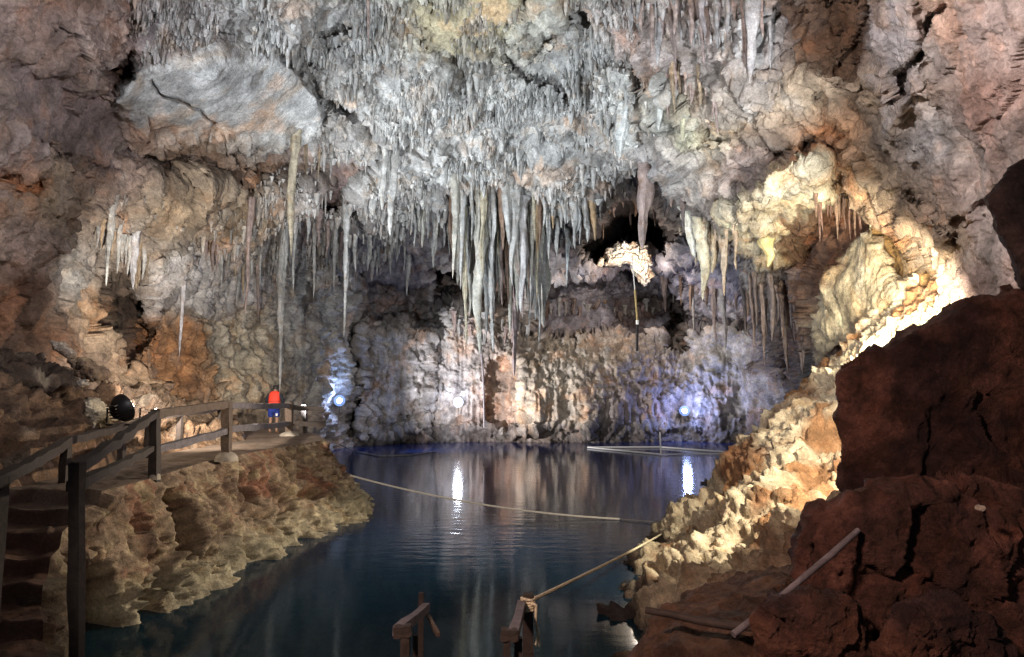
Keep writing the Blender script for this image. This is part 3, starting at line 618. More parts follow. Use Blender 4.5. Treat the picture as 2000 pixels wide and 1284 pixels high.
o = np_mesh('rock_ledge', pl, grid_faces(NT, NS), M['ledge'], np.clip(colL, .01, .7)); tag(o, 'pitted tan limestone ledge rising from the water under the path', 'rock ledge', kind='structure')
# path + slope as one sheet of terrain, path in front
wY = np.array([2, 7, 11, 14.6, 20, 24, 30, 40]); wW = np.array([1.2, 1.25, 1.55, 1.75, 2.4, 2.6, 2.6, 2.6])
PW = np.interp(TY, wY, wW)
up_ = np.linspace(0, 1, 60) ** .8
gp = np.stack([TX[:, None] - PW[:, None] * up_[None] - .0, TY[:, None] + 0 * up_[None], zt[:, None] + 0 * up_[None]], -1)
pp = gp.reshape(-1, 3); edge = np.tile(up_, NT)
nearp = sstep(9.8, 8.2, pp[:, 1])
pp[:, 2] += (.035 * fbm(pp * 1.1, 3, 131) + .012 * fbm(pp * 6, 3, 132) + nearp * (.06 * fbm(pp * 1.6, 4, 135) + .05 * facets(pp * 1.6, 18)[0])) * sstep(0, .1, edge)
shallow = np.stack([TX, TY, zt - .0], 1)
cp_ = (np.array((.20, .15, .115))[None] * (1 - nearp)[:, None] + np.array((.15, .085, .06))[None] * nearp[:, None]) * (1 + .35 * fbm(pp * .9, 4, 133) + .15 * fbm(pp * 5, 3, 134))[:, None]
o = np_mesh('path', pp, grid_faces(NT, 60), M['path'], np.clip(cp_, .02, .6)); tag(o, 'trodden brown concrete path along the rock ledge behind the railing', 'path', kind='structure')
uu = np.linspace(0, 1, 260) ** 1.25 * 13.
slope = np.interp(TY, [2, 9, 13, 16, 20, 26, 34], [.9, 1.25, 1.35, .85, .48, .22, .15]); sat = np.interp(TY, [2, 13, 20, 34], [3.4, 3.6, 2.6, 1.5])
rise = slope[:, None] * uu[None]; rise = sat[:, None] * (1 - np.exp(-rise / sat[:, None]))
gs = np.stack([TX[:, None] - PW[:, None] - uu[None], TY[:, None] + 0 * uu[None], zt[:, None] + .0 + rise], -1)
ps = gs.reshape(-1, 3); ed = np.tile(uu, NT)
w3 = worley(ps * 1.6, 31); w4 = worley(ps * 4.0, 33)
h = .35 * fbm(ps * .5, 3, 141) + .10 * ridged(ps * 1.1, 3, 142) + .40 * facets(ps * .9 + .2 * fbm(ps, 2, 5)[:, None], 19)[0] + .12 * facets(ps * 3., 20)[0] + .07 * fbm(ps * 4, 5, 143, gain=.6) + .30 * np.clip(.45 - w3[0], 0, 1) * (w3[2] > .45) + .12 * np.clip(.5 - w4[0], 0, 1)
nsl = grid_normals(gs).reshape(-1, 3); nsl[nsl[:, 2] < 0] *= -1
ps = ps + nsl * (h * sstep(0, .5, ed))[:, None]; ps[:, 2] -= .03 * (1 - sstep(0, .1, ed))
c1 = fbm(ps * .6, 4, 151)
cs = np.array((.055, .038, .031))[None] * np.ones((len(ps), 1))
cs += (np.array((.27, .16, .09)) - cs) * (sstep(1.6, .1, ed + .8 * c1) * .8)[:, None]
cs += (np.array((.42, .36, .29)) - cs) * (.45 * (w3[2] > .82) * sstep(.5, .25, w3[0]))[:, None]
far = sstep(15, 21, ps[:, 1]); cs += (np.array((.32, .22, .14)) - cs) * (far * .5)[:, None]
cs *= (1 + .5 * fbm(ps * 4, 3, 152))[:, None].clip(.4, 1.5)
o = np_mesh('earth_slope', ps, grid_faces(NT, 260), M['near'], np.clip(cs, .01, .6)); tag(o, 'dark brown earth slope with loose stones left of the path', 'earth slope', kind='structure')

# ================================================================== RIGHT BANK
bY = np.array([5, 8, 10, 12.3, 15, 17.5, 22, 28, 35, 40, 46.]); bX = np.array([1.5, 1.9, 2.15, 2.5, 3.45, 4.4, 6.5, 9.2, 12.2, 15.5, 20.])
YY = 5 + 41 * np.linspace(0, 1, 900) ** 1.7; dd_ = -2.0 + 13 * np.linspace(0, 1, 460) ** 1.2
XS = np.interp(YY, bY, bX)
dg, yg = np.meshgrid(dd_, YY); zb_ = -3.2 + .72 * dg + .02 * np.clip(dg, 0, 9) ** 2 * np.where(dg > 0, 1, 0)
zb_ = np.where(dg < 0, -3.2 + 1.1 * dg, zb_)
zb_ += .5 * sstep(1.8, 3.2, dg) * np.sin(yg * .5)                  # benches
gb = np.stack([XS[:, None] + dg, yg, zb_], -1); nb_ = grid_normals(gb); nb_[nb_[..., 2] < 0] *= -1
pb = gb.reshape(-1, 3); nbf = nb_.reshape(-1, 3)
v1 = worley(pb * 1.1, 51); v2 = worley(pb * 3.6, 53); v3 = worley(pb * 7.5, 54)
crust = sstep(-.42, .08, fbm(pb * .55, 4, 161) + .35 * fbm(pb * 2.2, 3, 162))
hb = .40 * fbm(pb * .45, 3, 163) + .24 * ridged(pb * .9, 4, 164) + .16 * facets(pb * .9 + .25 * fbm(pb, 2, 5)[:, None], 15)[0] + .05 * facets(pb * 3, 16)[0] + .19 * crust * (.55 - v2[0]) + .15 * crust * (.5 - v3[0]) + .06 * fbm(pb * 5, 5, 17, gain=.6)
pb = pb + nbf * hb[:, None]
dgf = dg.ravel()
cb = np.array((.30, .165, .08))[None] * np.ones((len(pb), 1))
cb += (np.array((.66, .58, .42)) - cb) * (crust * .95)[:, None]
cb += (np.array((.20, .10, .055)) - cb) * (.65 * sstep(.15, .55, fbm(pb * .5 + 9, 4, 165)))[:, None]
cb += (np.array((.06, .05, .045)) - cb) * sstep(.25, -.2, dgf + .3 * fbm(pb, 3, 166))[:, None]
cb *= (1 + .35 * fbm(pb * 5, 3, 167))[:, None].clip(.5, 1.4)
o = np_mesh('rock_bank', pb, grid_faces(900, 460), M['ledge'], np.clip(cb, .01, .75)); tag(o, 'floodlit rocky bank with cream crust sloping into the water', 'rock bank', kind='structure')

# ================================================================== BOULDERS
def blob(name, poly, Y, thick, mat, base, dark, label, cat='boulder', group=None, plane='front', seed=0, amp=.09, power=.5, res=(150, 260), back=1.0, lean=(0, 0)):
    """a rock whose outline is given at its own depth; a solid body with real thickness"""
    if plane == 'front': pts = [at(x, y, Y) for x, y in poly]; q = np.array([(p.x, p.z) for p in pts])
    else: q = np.array(poly, float)
    c = q.mean(0); ang = np.arctan2(q[:, 1] - c[1], q[:, 0] - c[0]); nphi, nth = res
    th = np.linspace(-np.pi, np.pi, nth, endpoint=False)
    # ray cast the outline from its centre
    R = np.zeros(nth)
    for i, t in enumerate(th):
        d = np.array((np.cos(t), np.sin(t))); best = 0
        for a, b in zip(q, np.roll(q, -1, 0)):
            e = b - a; den = d[0] * e[1] - d[1] * e[0]
            if abs(den) < 1e-9: continue
            ac = a - c; tr = (ac[0] * e[1] - ac[1] * e[0]) / den; u = (ac[0] * d[1] - ac[1] * d[0]) / den
            if tr > 0 and -1e-6 <= u <= 1 + 1e-6: best = max(best, tr)
        R[i] = best
    kk = np.array([1, 4, 6, 4, 1]) / 16.; R = np.convolve(np.concatenate([R[-2:], R, R[:2]]), kk, 'valid')
    c_ = np.sin(np.linspace(0.004, 1, nphi // 2) * np.pi / 2); ph0 = np.arccos(np.clip(c_ ** (1 / power), 0, 1)); ph = np.concatenate([-ph0, ph0[::-1][1:]]); nphi = len(ph)
    cr = np.cos(ph).clip(1e-4) ** power; sr = np.sign(np.sin(ph)) * np.abs(np.sin(ph)) ** power
    A = c[0] + np.cos(th)[None] * R[None] * cr[:, None]; B = c[1] + np.sin(th)[None] * R[None] * cr[:, None]; D = sr[:, None] * thick + 0 * A
    D = np.where(D > 0, D * back, D)
    A = A + np.clip(D, -.3, 9) * lean[0]; B = B + np.clip(D, -.3, 9) * lean[1]          # the body leans away along this slope
    G = np.stack([A, Y + D, B], -1) if plane == 'front' else np.stack([A, B, Y + D], -1)
    ctr = G.reshape(-1, 3).mean(0)
    p = G.reshape(-1, 3); nn = grid_normals(np.concatenate([G[:, -2:], G, G[:, :2]], 1))[:, 2:-2].reshape(-1, 3)
    nn[((p - ctr) * nn).sum(1) < 0] *= -1
    wp = np.repeat(sstep(.25, .06, np.cos(ph) ** power), nth)[:, None]; axv = np.zeros_like(nn); axv[:, 1 if plane == 'front' else 2] = np.repeat(np.sign(ph), nth)
    nn = nn * (1 - wp) + axv * wp; nn /= np.linalg.norm(nn, axis=1, keepdims=True) + 1e-9
    s = 1. / max(thick, .2)
    w_ = worley(p * 1.5 * s, seed + 3)
    thk = thick * (1 + back) / 2; s = 1. / max(thk, .2); w_ = worley(p * 1.5 * s, seed + 3)
    dsp = np.zeros(len(p)); dsp += amp * thick * (1.1 * fbm(p * .9 * s, 3, seed) + .7 * ridged(p * 1.8 * s, 4, seed + 1) + .8 * (w_[2] - .5) * sstep(0, .2, w_[1]) + .3 * fbm(p * 7 * s, 3, seed + 2) + 1.6 * facets(p * 1.3 * s + .2 * fbm(p * s, 2, 5)[:, None], seed + 7)[0]) + .030 * fbm(p * 5, 6, seed + 9, gain=.6) * min(1., thick)
    dsp -= np.percentile(dsp, 70)
    p2 = p + nn * dsp[:, None]
    cn = fbm(p * 1.3, 4, seed + 5); c2_ = fbm(p * 6, 3, seed + 6)
    col = np.array(base)[None] + (np.array(dark) - np.array(base))[None] * sstep(-.2, .5, cn)[:, None]
    col = col * (1 + .5 * c2_)[:, None].clip(.45, 1.6)
    o = np_mesh(name, p2 - ctr, grid_faces(nphi, nth, True), mat, np.clip(col, .008, .75)); o.location = ctr
    return tag(o, label, cat, group)
RB, RD = (.15, .068, .05), (.055, .027, .024)
blob('boulder', [(1640, 728), (1690, 702), (1760, 660), (1830, 618), (1910, 582), (2010, 556), (2200, 540), (2400, 700), (2400, 1060), (1950, 1090), (1700, 1010), (1648, 940), (1636, 850)], 6.0, .45, M['near'], RB, RD,
     'huge dark reddish boulder in front of the floodlit alcove', seed=201, amp=.14, back=3.6, power=.5, lean=(.62, .02), res=(200, 380))
blob('boulder', [(1556, 1040), (1590, 985), (1680, 955), (1820, 945), (2000, 930), (2200, 900), (2400, 1100), (2400, 1560), (1560, 1560), (1600, 1250), (1545, 1110)], 5.0, .4, M['near'], RB, RD,
     'broad low red brown boulder at the foot of the huge one', seed=223, amp=.15, back=2.2, power=.5, lean=(.5, -.12), res=(170, 320))
blob('boulder', [(1478, 1215), (1510, 1170), (1580, 1150), (1650, 1165), (1700, 1220), (1730, 1420), (1460, 1420)], 4.25, .25, M['near'], (.16, .072, .045), RD,
     'small rounded red brown boulder under the leaning pole', seed=241, amp=.14, back=2., lean=(.4, -.25))
blob('boulder', [(1712, 1260), (1760, 1190), (1840, 1165), (1930, 1200), (1990, 1300), (1960, 1450), (1700, 1450)], 4.1, .25, M['near'], (.15, .065, .042), RD,
     'rounded red brown boulder at the bottom right edge', seed=251, amp=.14, back=2., lean=(.6, -.25))
blob('rock_outcrop', [(1930, 390), (1958, 340), (2010, 303), (2150, 250), (2350, 400), (2300, 640), (2100, 600), (2000, 562), (1985, 545), (1950, 460)], 5.0, .3, M['near'], (.075, .05, .045), (.03, .022, .022),
     'dark rock outcrop jutting in at the right edge above the boulder', 'rock outcrop', seed=261, amp=.10, back=3., lean=(.85, .2))
blob('rock_floor', [(.46, 2.2), (.48, 3.6), (.52, 4.3), (.72, 5.2), (.98, 5.9), (1.65, 6.9), (2.6, 7.6), (3.6, 8.2), (6, 8.5), (8, 6), (8, 2.)], -2.75, 1.05, M['near'], (.17, .095, .06), (.085, .05, .038),
     'brown rock floor at the near right shore', 'rock floor', plane='top', seed=271, amp=.05, power=.4, res=(200, 380))['kind'] = 'structure'
# pale lumps round the lamp of the far alcove
blob('flowstone', [(1178, 522), (1186, 492), (1222, 474), (1252, 476), (1270, 500), (1272, 545), (1256, 556), (1244, 522), (1216, 506), (1196, 512)], 51, .9, M['cave'], (.74, .66, .56), (.60, .44, .30),
     'brightly lit white flowstone arch at the back of the dark cave mouth', 'flowstone', seed=281, amp=.25)
blob('flowstone', [(1166, 520), (1170, 505), (1178, 503), (1180, 516), (1174, 524)], 50.6, .25, M['cave'], (.74, .66, .56), (.60, .44, .30), 'small lit white lump just left of the flowstone arch', 'flowstone', seed=291, amp=.2, res=(40, 60))
# loose stones
for i, (poly, Y, th, b, d, lab) in enumerate([
  ([(98, 664), (120, 668), (150, 690), (138, 702), (108, 684)], 12.6, .12, (.48, .42, .35), (.3, .24, .2), 'flat whitish stone lying on the dark slope'),
  ([(140, 700), (165, 698), (205, 730), (196, 748), (160, 735)], 13.2, .25, (.34, .26, .17), (.2, .14, .1), 'tan oblong rock beside the flat whitish stone'),
  ([(140, 790), (185, 778), (205, 800), (190, 838), (150, 836)], 13.6, .3, (.50, .44, .34), (.3, .25, .18), 'pale squarish rock left of the black floodlight'),
  ([(195, 800), (222, 798), (232, 822), (215, 842), (196, 830)], 14, .25, (.44, .38, .30), (.25, .2, .16), 'pale rock directly beside the black floodlight'),
  ([(154, 745), (166, 742), (170, 752), (158, 756)], 13., .1, (.55, .5, .44), (.4, .35, .3), 'small white stone above the squarish rock')]):
    blob('loose_rock', poly, Y, th, M['ledge'], b, d, lab, 'rock', 'loose rocks on the left slope', seed=300 + i * 7, amp=.16, res=(50, 80))
blob('pebble', [(1907, 990), (1913, 986), (1921, 988), (1923, 995), (1915, 999), (1908, 996)], 4.33, .03, M['ledge'], (.6, .52, .42), (.45, .38, .3), 'single cream pebble on the red brown boulder', 'pebble', seed=341, res=(16, 24))

# ================================================================== WATER
xs = np.linspace(-22, 24, 40); ys = np.linspace(-2, 56, 50); a, b = np.meshgrid(xs, ys)
def water_mat():
    m, nt, b = new_mat('lake_water'); L = nt.links.new; nt.nodes.remove(b); out = nt.nodes['Material Output']
    tc = nd(nt, 'ShaderNodeTexCoord')
    mp = nd(nt, 'ShaderNodeMapping'); L(tc.outputs['Object'], mp.inputs['Vector']); mp.inputs['Scale'].default_value = (.9, 2.2, 1)
    n1 = nd(nt, 'ShaderNodeTexNoise', Scale=1.6, Detail=3., Roughness=.5); L(mp.outputs[0], n1.inputs['Vector'])
    n2 = nd(nt, 'ShaderNodeTexNoise', Scale=.12, Detail=2.); L(tc.outputs['Object'], n2.inputs['Vector'])
    r2 = nd(nt, 'ShaderNodeMapRange'); L(n2.outputs['Fac'], r2.inputs['Value'])
    for k_, v in zip(('From Min', 'From Max', 'To Min', 'To Max'), (.45, .62, .15, 1.)): r2.inputs[k_].default_value = v
    hm = nd(nt, 'ShaderNodeMath', operation='MULTIPLY'); L(n1.outputs['Fac'], hm.inputs[0]); L(r2.outputs[0], hm.inputs[1])
    bp = nd(nt, 'ShaderNodeBump', Strength=.22, Distance=.06); L(hm.outputs[0], bp.inputs['Height'])
    gl_ = nd(nt, 'ShaderNodeBsdfGlossy', Roughness=.09); L(bp.outputs[0], gl_.inputs['Normal'])
    df = nd(nt, 'ShaderNodeBsdfDiffuse'); 
    sx = nd(nt, 'ShaderNodeSeparateXYZ'); L(tc.outputs['Object'], sx.inputs[0])
    gr = nd(nt, 'ShaderNodeMapRange'); L(sx.outputs['Y'], gr.inputs['Value'])
    for k_, v in zip(('From Min', 'From Max', 'To Min', 'To Max'), (6, 26, 0., 1.)): gr.inputs[k_].default_value = v
    mx = nd(nt, 'ShaderNodeMix', data_type='RGBA'); L(gr.outputs[0], mx.inputs['Factor']); mx.inputs['A'].default_value = (.004, .036, .042, 1); mx.inputs['B'].default_value = (.007, .024, .13, 1)
    L(mx.outputs['Result'], df.inputs['Color'])
    tr = nd(nt, 'ShaderNodeBsdfTransparent'); tr.inputs['Color'].default_value = (.42, .62, .58, 1)
    body = nd(nt, 'ShaderNodeMixShader', Fac=.72); L(tr.outputs[0], body.inputs[1]); L(df.outputs[0], body.inputs[2])
    fr_ = nd(nt, 'ShaderNodeFresnel', IOR=1.333); L(bp.outputs[0], fr_.inputs['Normal'])
    mix = nd(nt, 'ShaderNodeMixShader'); L(fr_.outputs[0], mix.inputs['Fac']); L(body.outputs[0], mix.inputs[1]); L(gl_.outputs[0], mix.inputs[2])
    L(mix.outputs[0], out.inputs['Surface'])
    return m
M['water'] = water_mat()
o = np_mesh('water', np.stack([a.ravel(), b.ravel(), np.full(a.size, -3.2)], 1), grid_faces(50, 40), M['water']); tag(o, 'still dark blue water of the underground lake', 'water', kind='structure')
xs = np.linspace(-22, 24, 160); ys = np.linspace(-3, 56, 200); a, b = np.meshgrid(xs, ys); pz = np.stack([a.ravel(), b.ravel(), 0 * a.ravel()], 1)
sh = np.interp(b.ravel(), oY, oX); dist = np.clip(a.ravel() - sh, 0, 30)
zz = -4.6 - 6 * (1 - np.exp(-dist / 4.)) + .5 * fbm(pz * .5, 4, 401)
pz[:, 2] = zz
cbd = np.array((.16, .17, .11))[None] * (1 + .5 * fbm(pz * .8, 4, 402))[:, None].clip(.3, 1.6)
o = np_mesh('lake_bed', pz, grid_faces(200, 160), M['ledge'], cbd); tag(o, 'greenish stony lake bed under the water', 'lake bed', kind='structure')

# ================================================================== RAILINGS
def log(name, a, b, r, mat, parent, seed=0, n=4, sag=.02, square=False):
    a, b = Vector(a), Vector(b); q = random.Random(seed); k_ = max(4, int((b - a).length / .35)); pts, R = [], []
    for i in range(k_ + 1):
        t = i / k_; p = a.lerp(b, t); s_ = math.sin(math.pi * t)
        pts.append(p + Vector((q.uniform(-1, 1), q.uniform(-1, 1), q.uniform(-1, 1) - 1.) ) * sag * s_); R.append(r * (1 + q.uniform(-.1, .1)))
    loc = a.copy(); off = parent.matrix_basis.translation if parent else Vector()
    m = MB().tube([p - loc for p in pts], [r_ * 1.18 for r_ in R] if n == 4 else R, n, wob=.10, seed=seed, ph=.5 if n == 4 else 0.)
    o = m.build(name, mat, parent); o.location = loc - off
    return o
r1 = empty('wooden_railing', (-5.95, 11.3, -1.37), 'weathered timber post and rail fence along the outer edge of the path', 'railing')
P1t, P2t, P3t = at(302, 812, 11.3), at(443, 792, 14.4), at(565, 791, 22.4)
P1b, P2b, P3b = at(302, 932, 11.3), at(443, 880, 14.4), at(565, 854, 22.4)
P0t, P0b = at(150, 918, 6.5), at(150, 1300, 6.5)
P4t, P4b = at(594, 794, 24.4), at(594, 852, 24.4)
for i, (t, b_, r, mt) in enumerate([(P0t, P0b, .06, 'wood_dark'), (P1t, P1b, .085, 'wood_dark'), (P2t, P2b, .10, 'wood'), (P3t, P3b, .13, 'wood'), (P4t, P4b, .12, 'wood_dark')]):
    log('post', b_ - Vector((0, 0, .1)), t + Vector((0, 0, .07)), r, M[mt], r1, 10 + i, sag=.008)
def off(p, dz, dy=0.): return p + Vector((0, dy, dz))
log('rail', off(P0t, .02), off(P1t, .02, -.02), .065, M['wood_dark'], r1, 21)
log('rail', off(P1t, .03), off(P2t, .03, -.02), .085, M['wood'], r1, 22)
log('rail', off(P2t, .0, -.10), off(P3t, -.02, -.14), .085, M['wood_grey'], r1, 23)
log('rail', off(P3t, -.06, .1), at(632, 800, 22.9), .09, M['wood_dark'], r1, 24)
log('rail', at(140, 950, 6.6), at(296, 876, 11.25), .06, M['wood_dark'], r1, 25)
log('rail', at(306, 878, 11.35), at(440, 842, 14.35), .075, M['wood_grey'], r1, 26)
log('rail', at(446, 838, 14.5), at(562, 828, 22.3), .09, M['wood_grey'], r1, 27)
log('rail', at(568, 826, 22.5), at(636, 828, 22.9), .10, M['wood_dark'], r1, 28)
for i, (p, r, h_) in enumerate([(P2b, .24, .2), (P3b, .34, .2), (P1b, .10, .12)]):
    m = MB(); rr = []; pts = []
    for s_ in np.linspace(0, 1, 6): pts.append((0, 0, s_ * h_)); rr.append(r * (1 - .15 * s_ - .55 * s_ ** 4))
    m.tube(pts, rr, 14, wob=.12, seed=i); o = m.build('footing', M['concrete'], r1); o.location = Vector((p.x, p.y, -1.40)) - r1.location
r2 = empty('wooden_railing', (-8, 14.6, -1.37), 'dark timber railing on the inner side of the path below the slope', 'railing')
Q = [at(-160, 1000, 5.4), at(0, 937, 7.1), at(130, 862, 10.6), at(240, 832, 13.4), at(292, 815, 14.6), at(352, 808, 17.), at(430, 797, 20.5)]
for i, (a_, b_) in enumerate(zip(Q[:-1], Q[1:])): log('rail', a_, b_, .075, M['wood_dark'], r2, 40 + i)
for i, p in enumerate(Q[1:]): log('post', (p.x, p.y, float(zpath(np.array(p.y))) - .1), p + Vector((0, 0, .03)), .07, M['wood_dark'], r2, 60 + i, sag=.01)

# ================================================================== FLOODLIGHTS
def aim(o, loc, tgt):
    d = Vector(tgt) - Vector(loc); o.location = loc; o.rotation_euler = d.to_track_quat('-Z', 'Y').to_euler()
def lamp(loc, tgt, power, color, angle=70, blend=.6, size=.15, name='flood_or_fill_beam'):  # also used for unseen fill spots without a fixture
    l = bpy.data.lights.new(name, 'SPOT'); l.energy = power; l.color = color; l.spot_size = math.radians(angle); l.spot_blend = blend; l.shadow_soft_size = size
    o = bpy.data.objects.new(name, l); COL.objects.link(o); aim(o, loc, tgt); return o
def fixture(loc, tgt, r, lens, label, group='floodlights of the cave', pole=0., halo=None):
    e = empty('floodlight', loc, label, 'floodlight', group)
    d = (Vector(tgt) - Vector(loc)).normalized(); qt = d.to_track_quat('Z', 'Y').to_matrix().to_4x4()
    m = MB(); m.tube([(0, 0, -.75 * r), (0, 0, -.6 * r), (0, 0, -.2 * r), (0, 0, .08 * r), (0, 0, .12 * r)], [r * .45, r * .62, r * .95, r * .99, r * .8], 20)
    for k_ in range(5): m.box((0, (k_ - 2) * r * .22, -.72 * r), (r * .9, r * .05, r * .3))
    m.bm.transform(qt); m.build('housing', M['black'], e)
    m = MB(); m.tube([(0, 0, .125 * r), (0, 0, .2 * r)], [r * (.8 if halo else .86), r * .5 if halo else r * .8], 20); m.bm.transform(qt); m.build('lens', lens, e)
    if halo: m = MB(); m.tube([(0, 0, .13 * r), (0, 0, .10 * r), (0, 0, .06 * r)], [r * .8, r * 1.3, r * 1.75], 24, caps=False); m.bm.transform(qt); m.build('halo_ring', halo, e)  # glowing ring added, imitates the bloom round the lamp
    m = MB(); s_ = r * 1.12
    m.tube([(s_, 0, 0), (s_, 0, -r * 1.15), (-s_, 0, -r * 1.15), (-s_, 0, 0)], r * .07, 6); m.build('bracket', M['black'], e)
    if pole: m = MB(); m.tube([(0, 0, -r * 1.15), (0, 0, -r * 1.15 - pole)], r * .12, 8); m.build('mount', M['black'], e)
    return e
# the big black one on the inner railing, seen from behind
fl = at(242, 797, 13.3)
BIG = fixture(fl, fl + Vector((.42, .85, .36)), .29, M['lens_warm'], 'big black floodlight on the inner railing seen from behind', pole=.12)
# three lamps on the far shore
L1, L2, L3 = at(663, 783, shellY(663, 783) - 1.5), at(895, 786, shellY(895, 786) - .7), at(1337, 803, shellY(1337, 803) - 1.0)
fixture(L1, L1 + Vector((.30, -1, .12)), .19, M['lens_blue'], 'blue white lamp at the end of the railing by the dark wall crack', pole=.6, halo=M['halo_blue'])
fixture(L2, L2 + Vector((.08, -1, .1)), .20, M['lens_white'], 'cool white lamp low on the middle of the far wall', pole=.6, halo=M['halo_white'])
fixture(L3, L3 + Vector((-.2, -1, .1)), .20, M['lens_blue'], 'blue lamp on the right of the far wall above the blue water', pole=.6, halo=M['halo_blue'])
BLUE = (.30, .42, 1.)
def glow(loc, power, color, size=.28):
    l = bpy.data.lights.new('lamp_glow', 'POINT'); l.energy = power; l.color = color; l.shadow_soft_size = size
    o = bpy.data.objects.new('lamp_glow', l); COL.objects.link(o); o.location = loc; return o
glow(L1 + Vector((0.1, -.5, .3)), 300, (.4, .55, 1.)); glow(L2 + Vector((.05, -.5, .25)), 200, (.8, .85, 1.)); glow(L3 + Vector((0, -.45, .35)), 620, (.36, .46, 1.))

WARM = (1., .78, .48); COOL = (.86, .93, 1.)
sl = at(300, 803, 16.2)
fixture(sl, sl + Vector((-.3, -.2, .5)), .10, M['lens_warm'], 'small white lamp glinting behind the railing right of the black floodlight', pole=.4)
glow(sl + Vector((-.1, .3, .25)), 45, (1., .82, .6), .1)
# ceiling floods (unseen spots, no fixtures built)
lamp((-8.8, 8.6, 2.3), (2, 25, 9.5), 11000, COOL, 84, 1.)
lamp((5.2, 8.6, 1.6), (-1, 25, 10), 8000, COOL, 85, .9)
lamp((-7.6, 23.5, -1.0), (0, 27, 9), 10000, COOL, 110, .9)
# fill spots added above the landing to brighten the near left ceiling and right wall
lamp((-1.5, 6.5, 5.0), (-10, 12.5, 6.2), 2900, (.96, .91, .94), 112, 1.)
lamp((1.2, 6.5, 4.9), (9.5, 12.5, 4.8), 3000, (1., .93, .92), 115, .9)
# left wall, from the big floodlight
lamp(fl + Vector((.3, 1.4, .5)), (-11, 26, 2.6), 4300, (1., .90, .78), 120, 1.)
# warm floods behind the boulder: alcove, lobe and bank; unseen spots added for the ledge across the water
Lw = at(1795, 655, 11.0)
lamp(at(1838, 636, 9.4), at(1660, 570, 17.5), 7000, (1., .88, .66), 54, .6)
lamp(Lw + Vector((0, .2, .2)), at(1540, 400, 17), 760, (1., .88, .66), 42, .6)
lamp((5.0, 8.5, .8), at(1672, 560, 17.5), 6500, (1., .88, .66), 40, .7)  # extra fill spot added to brighten the alcove's left face
lamp((5.0, 8.5, .55), (3.4, 13.5, -2.0), 2000, (1., .86, .65), 85, .7)
lamp((7.6, 18.5, 1.2), (-5.4, 13.0, -2.1), 7500, (1., .86, .68), 46, .8)
lamp((-1.2, 2.0, -1.1), (-5.1, 14.5, -2.0), 420, (1., .86, .76), 37, .5)  # low fill spot added by the landing, raking the ledge
# far alcove
glow(at(1236, 515, 47.6), 1300, (1., .85, .72), .1)
# far wall
lamp(at(900, 860, 42), at(1080, 740, 46), 1500, (1., .85, .66), 80, .8)
lamp(at(700, 850, 36), at(1150, 660, 48), 15000, (1., .96, .98), 85, .8)  # unseen spot without fixture, lifts the whole far wall
# unseen fill light added at the landing to lift the boulders
lamp((-2.2, .3, 2.4), (3.2, 6.0, -1.0), 1500, (1., .66, .54), 95, 1., .25)

# ================================================================== ROPES, CORDS
def rope(name, pts, r, mat, label=None, cat=None, parent=None, sag=0., n=24, sub=True):
    pts = [Vector(p) for p in pts]; out = []
    for a_, b_ in zip(pts[:-1], pts[1:]):
        for i in range(n):
            t = i / n; out.append(a_.lerp(b_, t) - Vector((0, 0, sag * 4 * t * (1 - t))))
    out.append(pts[-1]); loc = out[0].copy()
    o = MB().tube([p - loc for p in out], r, 7).build(name, mat, parent); o.location = loc - (parent.location if parent else Vector())
    return tag(o, label, cat) if label else o
A = at(684, 929, 18.6); B = on_z(1210, 1014, -3.17); B2 = on_z(1305, 1022, -3.16)
e = empty('rope', A, 'long pale rope stretched across the lake from the ledge to the right bank', 'rope')
rope('pale_length', [A, B], .024, M['rope_white'], parent=e, sag=.2); rope('dark_length', [B, B2], .014, M['rope_thin'], parent=e)
Pk = at(1031, 1176, 5.5); Bk = on_z(1304, 1036, -3.1)
e = empty('rope', Pk, 'yellowish rope knotted to the stair post and running to the right bank', 'rope')
rope('taut_length', [Pk, Bk], .017, M['rope'], parent=e, sag=.03)
for j in range(5):
    z0 = Pk.z + .03 - j * .022
    rope('knot_turn', [Pk + Vector((.052 * math.cos(t), .052 * math.sin(t), z0 - Pk.z + .006 * math.sin(t * 2 + j))) for t in np.linspace(0, 2 * math.pi, 13)], .011, M['rope'], parent=e, n=1)
tl = at(1047, 1182, 5.45)
rope('loose_end', [Pk + Vector((.03, -.05, 0)), tl, at(1046, 1215, 5.45), at(1051, 1240, 5.45)], .011, M['rope'], parent=e, n=6)
rope('frayed_strand', [at(1051, 1240, 5.45), at(1046, 1260, 5.45)], .008, M['rope'], parent=e, n=4); rope('frayed_strand', [at(1051, 1240, 5.45), at(1053, 1262, 5.45)], .008, M['rope'], parent=e, n=4)
fA, fB, fC, fD = on_z(1148, 874, -3.14), on_z(1290, 873.5, -3.14), on_z(1292, 888, -3.14), on_z(1430, 886, -3.14)
e = empty('float_line', fA, 'white float line in a narrow V on the far blue water', 'rope')
rope('line', [fA, fB, on_z(1440, 885, -3.14)], .05, M['rope_white'], parent=e); rope('line', [fA, fC], .045, M['rope_white'], parent=e); rope('line', [fC, fD], .03, M['rope_white'], parent=e)
rope('upright', [on_z(1291, 893, -3.3), at(1289, 845, 39.0)], .045, M['white'], parent=e, n=4)
rope('rope', [at(662, 868, 31), on_z(690, 881, -3.16), on_z(740, 891, -3.16), on_z(800, 889, -3.16), on_z(850, 882, -3.16)], .03, M['rope_thin'], 'thin dark line lying on the water behind the ledge', 'rope', n=6)
ct = at(1234, 500, 41)
e = empty('hanging_rope', ct, 'white yellow and black cord hanging from the dark cave mouth', 'rope')
rope('white_length', [ct, at(1240, 566, 41)], .035, M['rope_white'], parent=e, n=4); rope('yellow_length', [at(1240, 566, 41), at(1245, 628, 41)], .065, M['yellow_cord'], parent=e, n=4)
